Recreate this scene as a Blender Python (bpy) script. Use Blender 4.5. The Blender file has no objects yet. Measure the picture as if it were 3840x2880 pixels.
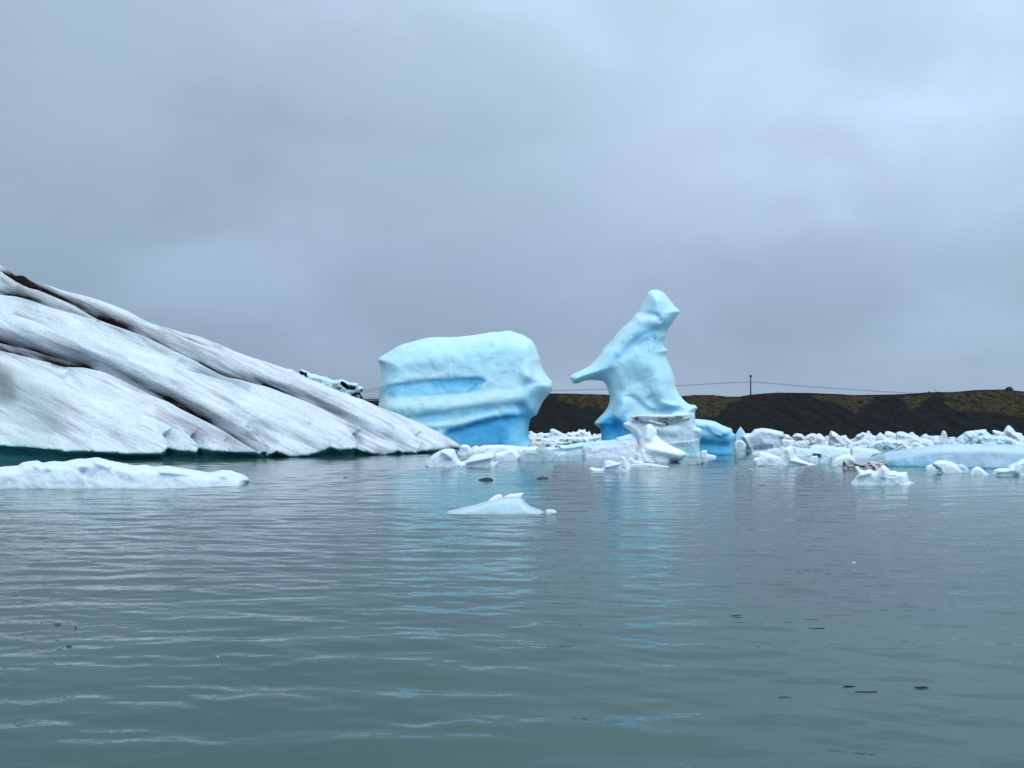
import bpy, math, random
import numpy as np
from mathutils import Vector, noise
from mathutils.geometry import delaunay_2d_cdt

SC = bpy.context.scene
COL = SC.collection
# ------------------------------------------------------------------ camera
F, CX, HY, H = 3014.0, 1920.0, 1612.0, 2.4      # focal (photo px), centre, horizon row, eye height (m)
cam_d = bpy.data.cameras.new("camera"); cam = bpy.data.objects.new("camera", cam_d); COL.objects.link(cam)
cam.location = (0, 0, H); cam.rotation_euler = (math.radians(90), 0, 0)
cam_d.sensor_width = 36.0; cam_d.lens = 36.0 * F / 3840.0
cam_d.shift_y = (HY - 1440.0) / 3840.0
cam_d.clip_start = 0.1; cam_d.clip_end = 20000
SC.camera = cam
SC.render.resolution_x, SC.render.resolution_y = 1024, 768
SC.view_settings.view_transform = 'Standard'; SC.view_settings.look = 'None'
SC.view_settings.exposure = 0.0; SC.view_settings.gamma = 1.0

# ------------------------------------------------------------------ world: overcast sky
SUN_EL, SUN_AZ = math.radians(52), math.radians(35)
world = bpy.data.worlds.new("World"); SC.world = world; world.use_nodes = True
nt = world.node_tree; N = nt.nodes; L = nt.links; N.clear()
def nd(nt, typ, **kw):
    n = nt.nodes.new(typ)
    for k, v in kw.items():
        if k.startswith('i_'):
            n.inputs[k[2:].replace('_', ' ')].default_value = v
        else: setattr(n, k, v)
    return n
def ramp(nt, stops, interp='EASE'):
    r = nt.nodes.new('ShaderNodeValToRGB'); r.color_ramp.interpolation = interp
    e = r.color_ramp.elements
    while len(e) < len(stops): e.new(0.5)
    for el, (p, c) in zip(e, stops):
        el.position = p; el.color = (c[0], c[1], c[2], 1) if isinstance(c, (tuple, list)) else (c, c, c, 1)
    return r
def mixc(nt, fac, a, b, blend='MIX'):
    m = nt.nodes.new('ShaderNodeMix'); m.data_type = 'RGBA'; m.blend_type = blend
    for sock, v in ((m.inputs[0], fac), (m.inputs[6], a), (m.inputs[7], b)):
        if hasattr(v, 'is_output'): nt.links.new(v, sock)
        else: sock.default_value = v if isinstance(v, (int, float)) else (*v[:3], 1)
    return m.outputs[2]
def math_n(nt, op, a, b=None, clamp=False):
    m = nt.nodes.new('ShaderNodeMath'); m.operation = op; m.use_clamp = clamp
    for i, v in enumerate((a, b)):
        if v is None: continue
        if hasattr(v, 'is_output'): nt.links.new(v, m.inputs[i])
        else: m.inputs[i].default_value = v
    return m.outputs[0]
tc = nd(nt, 'ShaderNodeTexCoord'); gen = tc.outputs['Generated']
sep = nd(nt, 'ShaderNodeSeparateXYZ'); L.new(gen, sep.inputs[0])
sky = nd(nt, 'ShaderNodeTexSky', sky_type='NISHITA', sun_disc=False, sun_elevation=SUN_EL, sun_rotation=SUN_AZ)
sky_s = mixc(nt, 1.0, sky.outputs[0], (0.09, 0.09, 0.09), 'MULTIPLY')
# elevation: horizon deck is slate blue, the zenith of the cloud layer is brighter
el = ramp(nt, [(0.0, (0.312, 0.402, 0.552)), (0.12, (0.292, 0.395, 0.542)), (0.30, (0.388, 0.50, 0.662)),
               (0.48, (0.46, 0.59, 0.765)), (0.64, (0.74, 0.86, 0.98)), (1.0, (1.0, 1.12, 1.24))], 'LINEAR')
L.new(sep.outputs[2], el.inputs[0])
# brighter towards the right
br = nd(nt, 'ShaderNodeMapRange'); br.interpolation_type = 'SMOOTHSTEP'
L.new(sep.outputs[0], br.inputs[0])
for k, v in zip((1, 2, 3, 4), (-0.3, 0.55, 0.97, 1.42)): br.inputs[k].default_value = v
up = nd(nt, 'ShaderNodeMapRange'); L.new(sep.outputs[2], up.inputs[0])
for k, v in zip((1, 2, 3, 4), (0.0, 0.3, 0.25, 1.0)): up.inputs[k].default_value = v
brm = math_n(nt, 'ADD', math_n(nt, 'MULTIPLY', math_n(nt, 'SUBTRACT', br.outputs[0], 1.0), up.outputs[0]), 1.0)
mp = nd(nt, 'ShaderNodeMapping'); L.new(gen, mp.inputs[0]); mp.inputs['Scale'].default_value = (1.5, 1.0, 3.0)
mp.inputs['Rotation'].default_value = (0, math.radians(-14), 0); mp.inputs['Location'].default_value = (0.32, 0, 0.15)
n1 = nd(nt, 'ShaderNodeTexNoise', i_Scale=1.9, i_Detail=7.0, i_Roughness=0.47, i_Distortion=0.25); L.new(mp.outputs[0], n1.inputs[0])
n2 = nd(nt, 'ShaderNodeTexNoise', i_Scale=1.3, i_Detail=3.0, i_Roughness=0.5); L.new(mp.outputs[0], n2.inputs[0])
cl = ramp(nt, [(0.30, 0.86), (0.5, 0.985), (0.72, 1.17)]); L.new(n1.outputs[0], cl.inputs[0])
hue = ramp(nt, [(0.38, (0.965, 1.02, 0.985)), (0.62, (1.0, 1.0, 1.0))]); L.new(n2.outputs[0], hue.inputs[0])
c1 = mixc(nt, 1.0, el.outputs[0], cl.outputs[0], 'MULTIPLY')
c2 = mixc(nt, 1.0, c1, hue.outputs[0], 'MULTIPLY')
bk = nd(nt, 'ShaderNodeMapRange'); bk.interpolation_type = 'SMOOTHSTEP'; L.new(sep.outputs[1], bk.inputs[0])
for k, v in zip((1, 2, 3, 4), (0.15, -0.6, 1.0, 1.55)): bk.inputs[k].default_value = v      # unseen sky behind the viewer brightened, added fill for the ice fronts
brm = math_n(nt, 'MULTIPLY', brm, bk.outputs[0])
dv = nd(nt, 'ShaderNodeVectorMath', operation='DISTANCE'); L.new(gen, dv.inputs[0]); dv.inputs[1].default_value = (.47, .84, .27)      # thin bright spot in the cloud
bl = nd(nt, 'ShaderNodeMapRange'); bl.interpolation_type = 'SMOOTHSTEP'
L.new(math_n(nt, 'ADD', dv.outputs['Value'], math_n(nt, 'MULTIPLY', math_n(nt, 'SUBTRACT', n1.outputs[0], .5), -.5)), bl.inputs[0])
for k, v in zip((1, 2, 3, 4), (0.04, 0.27, 1.20, 1.0)): bl.inputs[k].default_value = v
brm = math_n(nt, 'MULTIPLY', brm, bl.outputs[0])
comb = nd(nt, 'ShaderNodeCombineXYZ')
for i in range(3): L.new(brm, comb.inputs[i])
c3 = mixc(nt, 1.0, c2, comb.outputs[0], 'MULTIPLY')
c4 = mixc(nt, 0.95, sky_s, c3)
bg = nd(nt, 'ShaderNodeBackground'); L.new(c4, bg.inputs[0]); bg.inputs[1].default_value = 1.0
ow = nd(nt, 'ShaderNodeOutputWorld'); L.new(bg.outputs[0], ow.inputs[0])

sun_d = bpy.data.lights.new("sun", 'SUN'); sun = bpy.data.objects.new("sun", sun_d); COL.objects.link(sun)
sun_d.energy = 0.55; sun_d.angle = math.radians(25); sun_d.color = (1.0, 0.97, 0.93)
sd = Vector((math.sin(SUN_AZ) * math.cos(SUN_EL), -math.cos(SUN_AZ) * math.cos(SUN_EL) * 0.6, math.sin(SUN_EL)))
sun.rotation_euler = sd.to_track_quat('Z', 'Y').to_euler(); sun.location = (30, -20, 60)

# ------------------------------------------------------------------ helpers
CR = dict(A=(0, 900, 1.659), B=(900, 1200, 2.2122), C=(1350, 1150, 2.5525), D=(2050, 1000, 2.07375), E=(1550, 1550, 2.9493),
          Fc=(2200, 1500, 3.4031), G=(2700, 1350, 3.3183), Hc=(3200, 1400, 3.4563), I=(1950, 1580, 5.53), J=(2700, 1580, 3.6867),
          K=(3240, 1580, 3.6867), Lc=(1050, 1350, 5.53), M=(1600, 1780, 3.6867), W=(0, 1850, 1.152), X=(1920, 1850, 1.152), S=(0, 0, 1))
def P(tag, *pts):
    ox, oy, s = CR[tag]
    return [(ox + x / s, oy + y / s) for x, y in pts]
def R_(tag, v): return v / CR[tag][2]
def Y_(tag, y): return CR[tag][1] + y / CR[tag][2]
def dist_of(py): return H * F / (py - HY)
def ray(px, py, d): return ((px - CX) / F * d, d, H - (py - HY) / F * d)

def catmull(pts, s, closed=True, lin=False):
    P_ = np.array(pts, float); n = len(P_); out = []
    rng = range(n if closed else n - 1)
    for i in rng:
        p1, p2 = P_[i], P_[(i + 1) % n]
        p0 = P_[(i - 1) % n] if (closed or i > 0) else p1
        p3 = P_[(i + 2) % n] if (closed or i + 2 < n) else p2
        m = max(1, int(round(np.linalg.norm(p2 - p1) / s)))
        for k in range(m):
            t = k / m
            if lin: out.append(p1 * (1 - t) + p2 * t); continue
            c = .5 * ((2 * p1) + (p2 - p0) * t + (2 * p0 - 5 * p1 + 4 * p2 - p3) * t * t + (-p0 + 3 * p1 - 3 * p2 + p3) * t ** 3)
            out.append(c * .75 + (p1 * (1 - t) + p2 * t) * .25)
    if not closed: out.append(P_[-1])
    return np.array(out)
def seg_dist(Q, poly, closed=False):
    """distance, side sign (+ = left of travel, i.e. above when travelling right in image y-down), arclength fraction"""
    A_ = np.array(poly, float); B_ = np.roll(A_, -1, 0) if closed else A_[1:]
    if not closed: A_ = A_[:-1]
    best = np.full(len(Q), 1e9); side = np.zeros(len(Q)); frac = np.zeros(len(Q))
    seglen = np.linalg.norm(B_ - A_, axis=1); tot = max(seglen.sum(), 1e-6); acc = 0
    for a, b, l in zip(A_, B_, seglen):
        ab = b - a; t = np.clip(((Q - a) @ ab) / max(l * l, 1e-9), 0, 1)
        pr = a + t[:, None] * ab; dv = Q - pr; d = np.hypot(dv[:, 0], dv[:, 1])
        m = d < best
        best[m] = d[m]; side[m] = np.sign(-(ab[0] * dv[m, 1] - ab[1] * dv[m, 0])); frac[m] = (acc + t[m] * l) / tot
        acc += l
    return best, side, frac
def inside(Q, poly):
    x, y = Q[:, 0], Q[:, 1]; r = np.zeros(len(Q), bool); n = len(poly); j = n - 1
    for i in range(n):
        xi, yi = poly[i]; xj, yj = poly[j]
        c = ((yi > y) != (yj > y)) & (x < (xj - xi) * (y - yi) / ((yj - yi) + 1e-12) + xi)
        r ^= c; j = i
    return r
def sm(x): x = np.clip(x, 0, 1); return x * x * (3 - 2 * x)
def fbm(pts, oct=4, gain=.5, seed=0.):
    o = Vector((seed * 13.7, seed * 7.1, seed * 3.3)); r = np.zeros(len(pts))
    for i, p in enumerate(pts):
        v = Vector(p) + o; a = 1.; s = 0.
        for k in range(oct):
            s += a * noise.noise(v); v = v * 2.03; a *= gain
        r[i] = s
    return r
def tag(o, label=None, cat=None, group=None, kind=None):
    if label: o['label'] = label
    if cat: o['category'] = cat
    if group: o['group'] = group
    if kind: o['kind'] = kind
    return o
def mesh_obj(name, verts, faces, mat, parent=None, smooth=True, cols=None):
    me = bpy.data.meshes.new(name); me.from_pydata([tuple(v) for v in verts], [], [tuple(f) for f in faces]); me.update()
    if smooth: me.polygons.foreach_set('use_smooth', [True] * len(me.polygons))
    if cols is not None:
        at = me.color_attributes.new('tint', 'FLOAT_COLOR', 'POINT'); at.data.foreach_set('color', np.asarray(cols, 'f').ravel())
    if mat: me.materials.append(mat)
    o = bpy.data.objects.new(name, me); COL.objects.link(o)
    if parent: o.parent = parent
    return o

# ------------------------------------------------------------------ materials
def new_mat(name):
    m = bpy.data.materials.new(name); m.use_nodes = True; return m, m.node_tree, m.node_tree.nodes['Principled BSDF']
def ice_material(name, rough=.42, sss=.35, bump=.25, bscale=1.6, fine=9.0, var=.10, streak=(1, 1, 1), dirtcol=(.018, .014, .015), coat=0.0, dirtamt=.55, rot=0., grain=False, sscale=.6):
    m, t, b = new_mat(name); l = t.links
    tco = nd(t, 'ShaderNodeTexCoord'); at = nd(t, 'ShaderNodeAttribute', attribute_name='tint')
    mpr = nd(t, 'ShaderNodeMapping'); l.new(tco.outputs['Object'], mpr.inputs[0]); mpr.inputs['Rotation'].default_value = (0, rot, 0)
    mpn = nd(t, 'ShaderNodeMapping'); l.new(mpr.outputs[0], mpn.inputs[0]); mpn.inputs['Scale'].default_value = streak
    a = nd(t, 'ShaderNodeTexNoise', i_Scale=bscale, i_Detail=8.0, i_Roughness=.62); l.new(mpn.outputs[0], a.inputs[0])
    c = nd(t, 'ShaderNodeTexNoise', i_Scale=fine, i_Detail=5.0, i_Roughness=.6); l.new(mpn.outputs[0], c.inputs[0])
    vr = ramp(t, [(.3, 1 - var), (.7, 1 + var * .55)], 'LINEAR'); l.new(a.outputs[0], vr.inputs[0])
    base = mixc(t, 1.0, at.outputs['Color'], vr.outputs[0], 'MULTIPLY')
    if grain:      # wind-blown ash: fine specks and thin streaks down the slope
        g1_ = nd(t, 'ShaderNodeTexNoise', i_Scale=7.0, i_Detail=6.0, i_Roughness=.75); l.new(tco.outputs['Object'], g1_.inputs[0])
        gr_ = ramp(t, [(.34, .78), (.55, 1.03), (.8, 1.10)], 'LINEAR'); l.new(g1_.outputs[0], gr_.inputs[0]); base = mixc(t, 1.0, base, gr_.outputs[0], 'MULTIPLY')
        ms_ = nd(t, 'ShaderNodeMapping'); l.new(mpr.outputs[0], ms_.inputs[0]); ms_.inputs['Scale'].default_value = (.10, .5, 1.9)
        g2_ = nd(t, 'ShaderNodeTexNoise', i_Scale=1.0, i_Detail=5.0, i_Roughness=.65); l.new(ms_.outputs[0], g2_.inputs[0])
        gs_ = ramp(t, [(.36, (.58, .56, .60)), (.50, (1, 1, 1))], 'EASE'); l.new(g2_.outputs[0], gs_.inputs[0]); base = mixc(t, .75, base, mixc(t, 1.0, base, gs_.outputs[0], 'MULTIPLY'))
    # dirt amount is stored in alpha and broken up by the noise
    d0 = math_n(t, 'ADD', at.outputs['Alpha'], math_n(t, 'MULTIPLY', math_n(t, 'SUBTRACT', math_n(t, 'ADD', math_n(t, 'MULTIPLY', a.outputs[0], .6), math_n(t, 'MULTIPLY', c.outputs[0], .4)), .5), dirtamt * 2))
    d1 = nd(t, 'ShaderNodeMapRange'); l.new(d0, d1.inputs[0]); d1.inputs[1].default_value = .14; d1.inputs[2].default_value = .78
    d2 = math_n(t, 'MULTIPLY', d1.outputs[0], math_n(t, 'MULTIPLY', at.outputs['Alpha'], 4.0, True), True)
    base = mixc(t, d2, base, dirtcol)
    if dirtamt > 0 and name not in ('dark_debris_ice',): l.new(math_n(t, 'SUBTRACT', .5, math_n(t, 'MULTIPLY', d2, .42)), b.inputs['Specular IOR Level'])
    l.new(base, b.inputs['Base Color'])
    b.inputs['Roughness'].default_value = rough; b.inputs['IOR'].default_value = 1.31
    if sss > 0:
        b.inputs['Subsurface Weight'].default_value = sss; b.inputs['Subsurface Radius'].default_value = (.25, .6, 1.0)
        b.inputs['Subsurface Scale'].default_value = sscale
    b.inputs['Coat Weight'].default_value = coat; b.inputs['Coat Roughness'].default_value = .15
    hgt = math_n(t, 'ADD', a.outputs[0], math_n(t, 'MULTIPLY', c.outputs[0], .22))
    bp = nd(t, 'ShaderNodeBump', i_Strength=bump, i_Distance=.5); l.new(hgt, bp.inputs['Height']); l.new(bp.outputs[0], b.inputs['Normal'])
    return m
M_striped = ice_material('weathered_striped_ice', rough=.62, sss=.0, bump=.45, bscale=1.0, fine=9.0, var=.20, streak=(.30, .8, 1.5), rot=math.radians(-26), grain=True, dirtcol=(.014, .010, .011), dirtamt=.5)
M_blue = ice_material('dense_blue_ice', rough=.45, sscale=.9, sss=.8, bump=.20, bscale=.45, fine=2.6, var=.14, streak=(.8, 1, 1.5), coat=.0)
M_white = ice_material('weathered_white_ice', rough=.5, sss=.5, bump=.3, bscale=1.3, fine=7.0, var=.06, coat=.05)
M_far = ice_material('far_brash_ice', rough=.5, sss=.0, bump=.35, bscale=.5, fine=2.0, var=.10)
M_clear = ice_material('clear_wet_ice', rough=.22, sss=.3, bump=.15, bscale=3, fine=12.0, var=.06, coat=.4)
M_dirty = ice_material('sediment_laden_ice', rough=.6, sss=.0, bump=.6, bscale=1.2, fine=5.0, var=.2, dirtcol=(.010, .007, .009), dirtamt=.6)

# tint colours (albedo)
WHITE = (.72, .80, .86); GREY = (.62, .69, .77); LAV = (.66, .72, .82); PALE = (.62, .83, .91); CYAN = (.42, .76, .90); MID = (.20, .60, .85)
DEEP = (.035, .40, .72); TEAL = (.10, .46, .48); DTEAL = (.03, .22, .23); GTEAL = (.36, .55, .58); BLUEW = (.55, .74, .86)

def berg(name, label, cat, top, wl, mat=None, base=WHITE, T=None, Tb=None, R=None, s=5., lean=0.15, relief=(), steps=(), paint=(), dirt=(),
         namp=.12, nscale=.35, jag=1.0, group=None, lin=False, closed_bottom=True, undercut=None, parent=None, seed=None, ext=None, sf=.6, doff=0., soft=0., rf=1., aniso=None):
    """a solid piece of ice: silhouette in photo rows/columns, real distance from its waterline, front and back surfaces with their own depth"""
    mat = mat or M_white
    seed = seed if seed is not None else (abs(hash(label)) % 1000 if False else sum(ord(c) * (i + 1) for i, c in enumerate(label)) % 997)
    rnd = random.Random(seed)
    top = list(top)
    wlf = (lambda x: np.full(np.shape(x), float(wl))) if isinstance(wl, (int, float)) else \
          (lambda x: np.interp(x, [p[0] for p in wl], [p[1] for p in wl]))
    xs = [p[0] for p in top]; ys = [p[1] for p in top]
    wm = float(wlf(np.array([sum(xs) / len(xs)]))[0]); Dm = dist_of(wm)
    wpx = max(xs) - min(xs); hpx = wm - min(ys)
    if R is None: R = max(4., .45 * min(hpx, wpx * .5))
    if T is None: T = max(.15, min(.3 * wpx / F * Dm, .3 * hpx / (wm - HY) * Dm))
    if Tb is None: Tb = T * 1.1
    if ext is None: ext = max(R * .8, .35 / Dm * F)
    if closed_bottom:
        x0, x1 = top[0][0], top[-1][0]; ins = min(wpx * .06, ext * .5)
        b0 = float(wlf(np.array([x0]))[0]); b1 = float(wlf(np.array([x1]))[0])
        loop = top + [(x1 - ins, b1 + ext)] + [(x1 + (x0 - x1) * k / 6, wlf(np.array([x1 + (x0 - x1) * k / 6]))[0] + ext) for k in range(1, 6)] + [(x0 + ins, b0 + ext)]
    else: loop = top
    ol = catmull(loop, s * .8, True, lin)
    # fine irregularity of the rim
    nrm = np.roll(ol, -1, 0) - np.roll(ol, 1, 0); nl = np.hypot(nrm[:, 0], nrm[:, 1]) + 1e-9; nrm = np.stack([nrm[:, 1], -nrm[:, 0]], 1) / nl[:, None]
    jn = np.array([noise.noise(Vector((p[0] / (s * 3.2), p[1] / (s * 3.2), seed))) + .5 * noise.noise(Vector((p[0] / (s * 1.4), p[1] / (s * 1.4), seed + 9))) for p in ol])
    ol = ol + nrm * (jn * jag * s * .28)[:, None]
    # interior points
    mn, mx = ol.min(0), ol.max(0); pts = []
    rows = int((mx[1] - mn[1]) / (s * .87)) + 1; cols_ = int((mx[0] - mn[0]) / s) + 1
    for r in range(rows):
        for c in range(cols_):
            pts.append((mn[0] + (c + .5 * (r % 2) + rnd.uniform(-.18, .18)) * s, mn[1] + (r + rnd.uniform(-.18, .18)) * s * .87))
    extra = []
    for st in steps:
        cv = catmull(st[0], s * .7, False); tn = np.gradient(cv, axis=0); tn /= (np.hypot(tn[:, 0], tn[:, 1]) + 1e-9)[:, None]
        nn = np.stack([tn[:, 1], -tn[:, 0]], 1)
        for o_ in (-.18, .22): extra.append(cv + nn * s * o_)
    grid = np.array(pts) if pts else np.zeros((0, 2))
    if len(extra):
        ex = np.concatenate(extra)
        keep = np.ones(len(grid), bool)
        for st in steps:
            d, _, _ = seg_dist(grid, catmull(st[0], s * 2, False)); keep &= d > s * .55
        grid = np.concatenate([grid[keep], ex])
    ring = []
    for q in (.05, .18, .42):
        if q * R < s * .9: ring.append(ol - nrm * q * R)
    if ring: grid = np.concatenate([grid] + ring)
    ins_ = inside(grid, ol); grid = grid[ins_]
    d, _, _ = seg_dist(grid, ol, True); grid = grid[d > min(.04 * R, .4 * s)]
    allp = [Vector((float(x), float(y))) for x, y in np.concatenate([ol, grid])]
    V, _, FF, _, _, _ = delaunay_2d_cdt(allp, [], [list(range(len(ol)))], 1, 1e-4)
    Q = np.array([(v.x, v.y) for v in V])
    sd_, _, _ = seg_dist(Q, ol, True)
    # boundary edges
    ec = {}
    for f in FF:
        for a, b in zip(f, list(f[1:]) + [f[0]]):
            k = (min(a, b), max(a, b)); ec[k] = ec.get(k, 0) + 1
    bset = set()
    for k, c in ec.items():
        if c == 1: bset.update(k)
    bnd = np.zeros(len(Q), bool); bnd[list(bset)] = True; sd_[bnd] = 0
    e = np.clip(sd_ / R, 0, 1); rd = np.sqrt(np.clip(1 - (1 - e) ** 2, 0, 1))
    wq = wlf(Q[:, 0]); Dw = H * F / (wq - HY); Dc = Dw + T
    hgt = (wq - Q[:, 1]) / F * Dw
    Dc = Dc + doff + lean * np.clip(hgt, -.5, 1e9)
    rel = np.zeros(len(Q)); al = np.zeros(len(Q)); col = np.tile(np.array(base, float), (len(Q), 1))
    P3 = np.stack([(Q[:, 0] - CX) / F * Dm, -(Q[:, 1] - HY) / F * Dm, np.zeros(len(Q))], 1)
    if aniso:
        ca, sa = math.cos(aniso[0]), math.sin(aniso[0]); X_, Z_ = P3[:, 0].copy(), P3[:, 1].copy()
        P3 = np.stack([(X_ * ca + Z_ * sa) / aniso[1], (-X_ * sa + Z_ * ca) * aniso[2], P3[:, 2]], 1)
    nz = fbm(P3 * nscale, 5, .5, seed); nz2 = fbm(P3 * nscale * 3.1, 3, .55, seed + 5)
    wob = fbm(P3 * nscale * 1.5, 3, .6, seed + 3)
    for st in relief:
        poly, r, h = st; dd, _, _ = seg_dist(Q, poly) if len(poly) > 1 else (np.hypot(*(Q - np.array(poly[0])).T), 0, 0)
        rel += h * rf * sm(1 - dd / r)
    edge = sm(sd_ / (s * 2.5))
    for st in steps:
        poly, depth, w, dk = st[:4]; depth = depth * sf; cv = catmull(poly, s, False)
        dd, sg, fr = seg_dist(Q, cv)
        endf = sm(np.minimum(fr, 1 - fr) / .06 + (0 if len(st) < 5 else st[4]))
        up_ = (sg > 0) * np.exp(-(dd / w) ** 1.5) if not soft else sm((dd * sg + soft) / (2 * soft)) * np.exp(-(np.where(sg > 0, dd, 0) / w) ** 1.5)
        rel -= depth * up_ * endf * edge
        rel += depth * .25 * ((sg <= 0) * np.exp(-dd / (w * .8))) * endf * edge
        if dk is not None:
            amt = np.interp(fr, [q[0] for q in dk], [q[1] for q in dk])
            al = np.maximum(al, amt * np.clip(1 + .9 * nz2, .45, 1.25) * ((sg > 0) * np.exp(-(dd / (w * .8)) ** 1.15)))
    for st in paint:
        poly, r, c, k = st[:4]; fill = len(st) > 4 and st[4]
        if fill:
            dd, _, _ = seg_dist(Q, poly, True); dd = np.where(inside(Q, poly), 0, dd)
        elif len(poly) > 1: dd, _, _ = seg_dist(Q, poly)
        else: dd = np.hypot(*(Q - np.array(poly[0])).T)
        wgt = k * sm(1.05 - dd / r + wob * .35)
        col = col * (1 - wgt[:, None]) + np.array(c) * wgt[:, None]
    for st in dirt:
        poly, r, k = st[:3]; fill = len(st) > 3 and st[3]
        if fill:
            dd, _, _ = seg_dist(Q, poly, True); dd = np.where(inside(Q, poly), 0, dd)
        elif len(poly) > 1: dd, _, _ = seg_dist(Q, poly)
        else: dd = np.hypot(*(Q - np.array(poly[0])).T)
        al = np.maximum(al, k * sm(1.05 - dd / r + wob * .5))
    Df = Dc - T * rd - (rel + (nz * namp + nz2 * namp * .35) * T * .55) * np.clip(e * 2.5, 0, 1)
    if undercut:
        lip, dep = undercut; lp = np.interp(Q[:, 0], [p[0] for p in lip], [p[1] for p in lip])
        lp = lp + wob * 2
        under = np.clip((Q[:, 1] - lp) / 18., 0, 1)
        Df = Df + dep * np.sqrt(under) * np.clip(e * 3, 0, 1)
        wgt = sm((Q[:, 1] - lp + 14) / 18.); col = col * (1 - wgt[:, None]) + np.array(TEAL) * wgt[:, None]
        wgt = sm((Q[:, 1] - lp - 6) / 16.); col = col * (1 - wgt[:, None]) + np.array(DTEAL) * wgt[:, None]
        al = al * (1 - sm((Q[:, 1] - lp + 14) / 18.))
    Db = Dc + Tb * rd * (1 + .25 * nz)
    fv = [ray(q[0], q[1], d_) for q, d_ in zip(Q, Df)]
    idx = {}; bv = []
    for i, q in enumerate(Q):
        if bnd[i]: idx[i] = i; fv[i] = ray(q[0], q[1], Dc[i])
        else: idx[i] = len(Q) + len(bv); bv.append(ray(q[0], q[1], Db[i]))
    C4 = np.concatenate([col, al[:, None]], 1); C4b = C4[[i for i in range(len(Q)) if not bnd[i]]]
    faces = []
    for f in FF:
        f = list(f); a = Q[f[1]] - Q[f[0]]; b = Q[f[2]] - Q[f[0]]
        if a[0] * b[1] - a[1] * b[0] > 0: f = f[::-1]      # image y is down: make the front face the viewer side
        faces.append(tuple(f))
        g = [idx[i] for i in f][::-1]
        if not all(bnd[i] for i in f): faces.append(tuple(g))
    # origin at the base
    ocx, _, _ = ray((min(xs) + max(xs)) / 2, wm, Dm); org = np.array([ocx, Dm + T, 0.])
    if parent is not None: org = np.array(parent.location)
    vv = np.array(fv + bv) - org
    o = mesh_obj(name, vv, faces, mat, parent, True, np.concatenate([C4, C4b]) if len(C4b) else C4)
    if parent is None: o.location = org; tag(o, label, cat, group)
    return o

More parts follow.
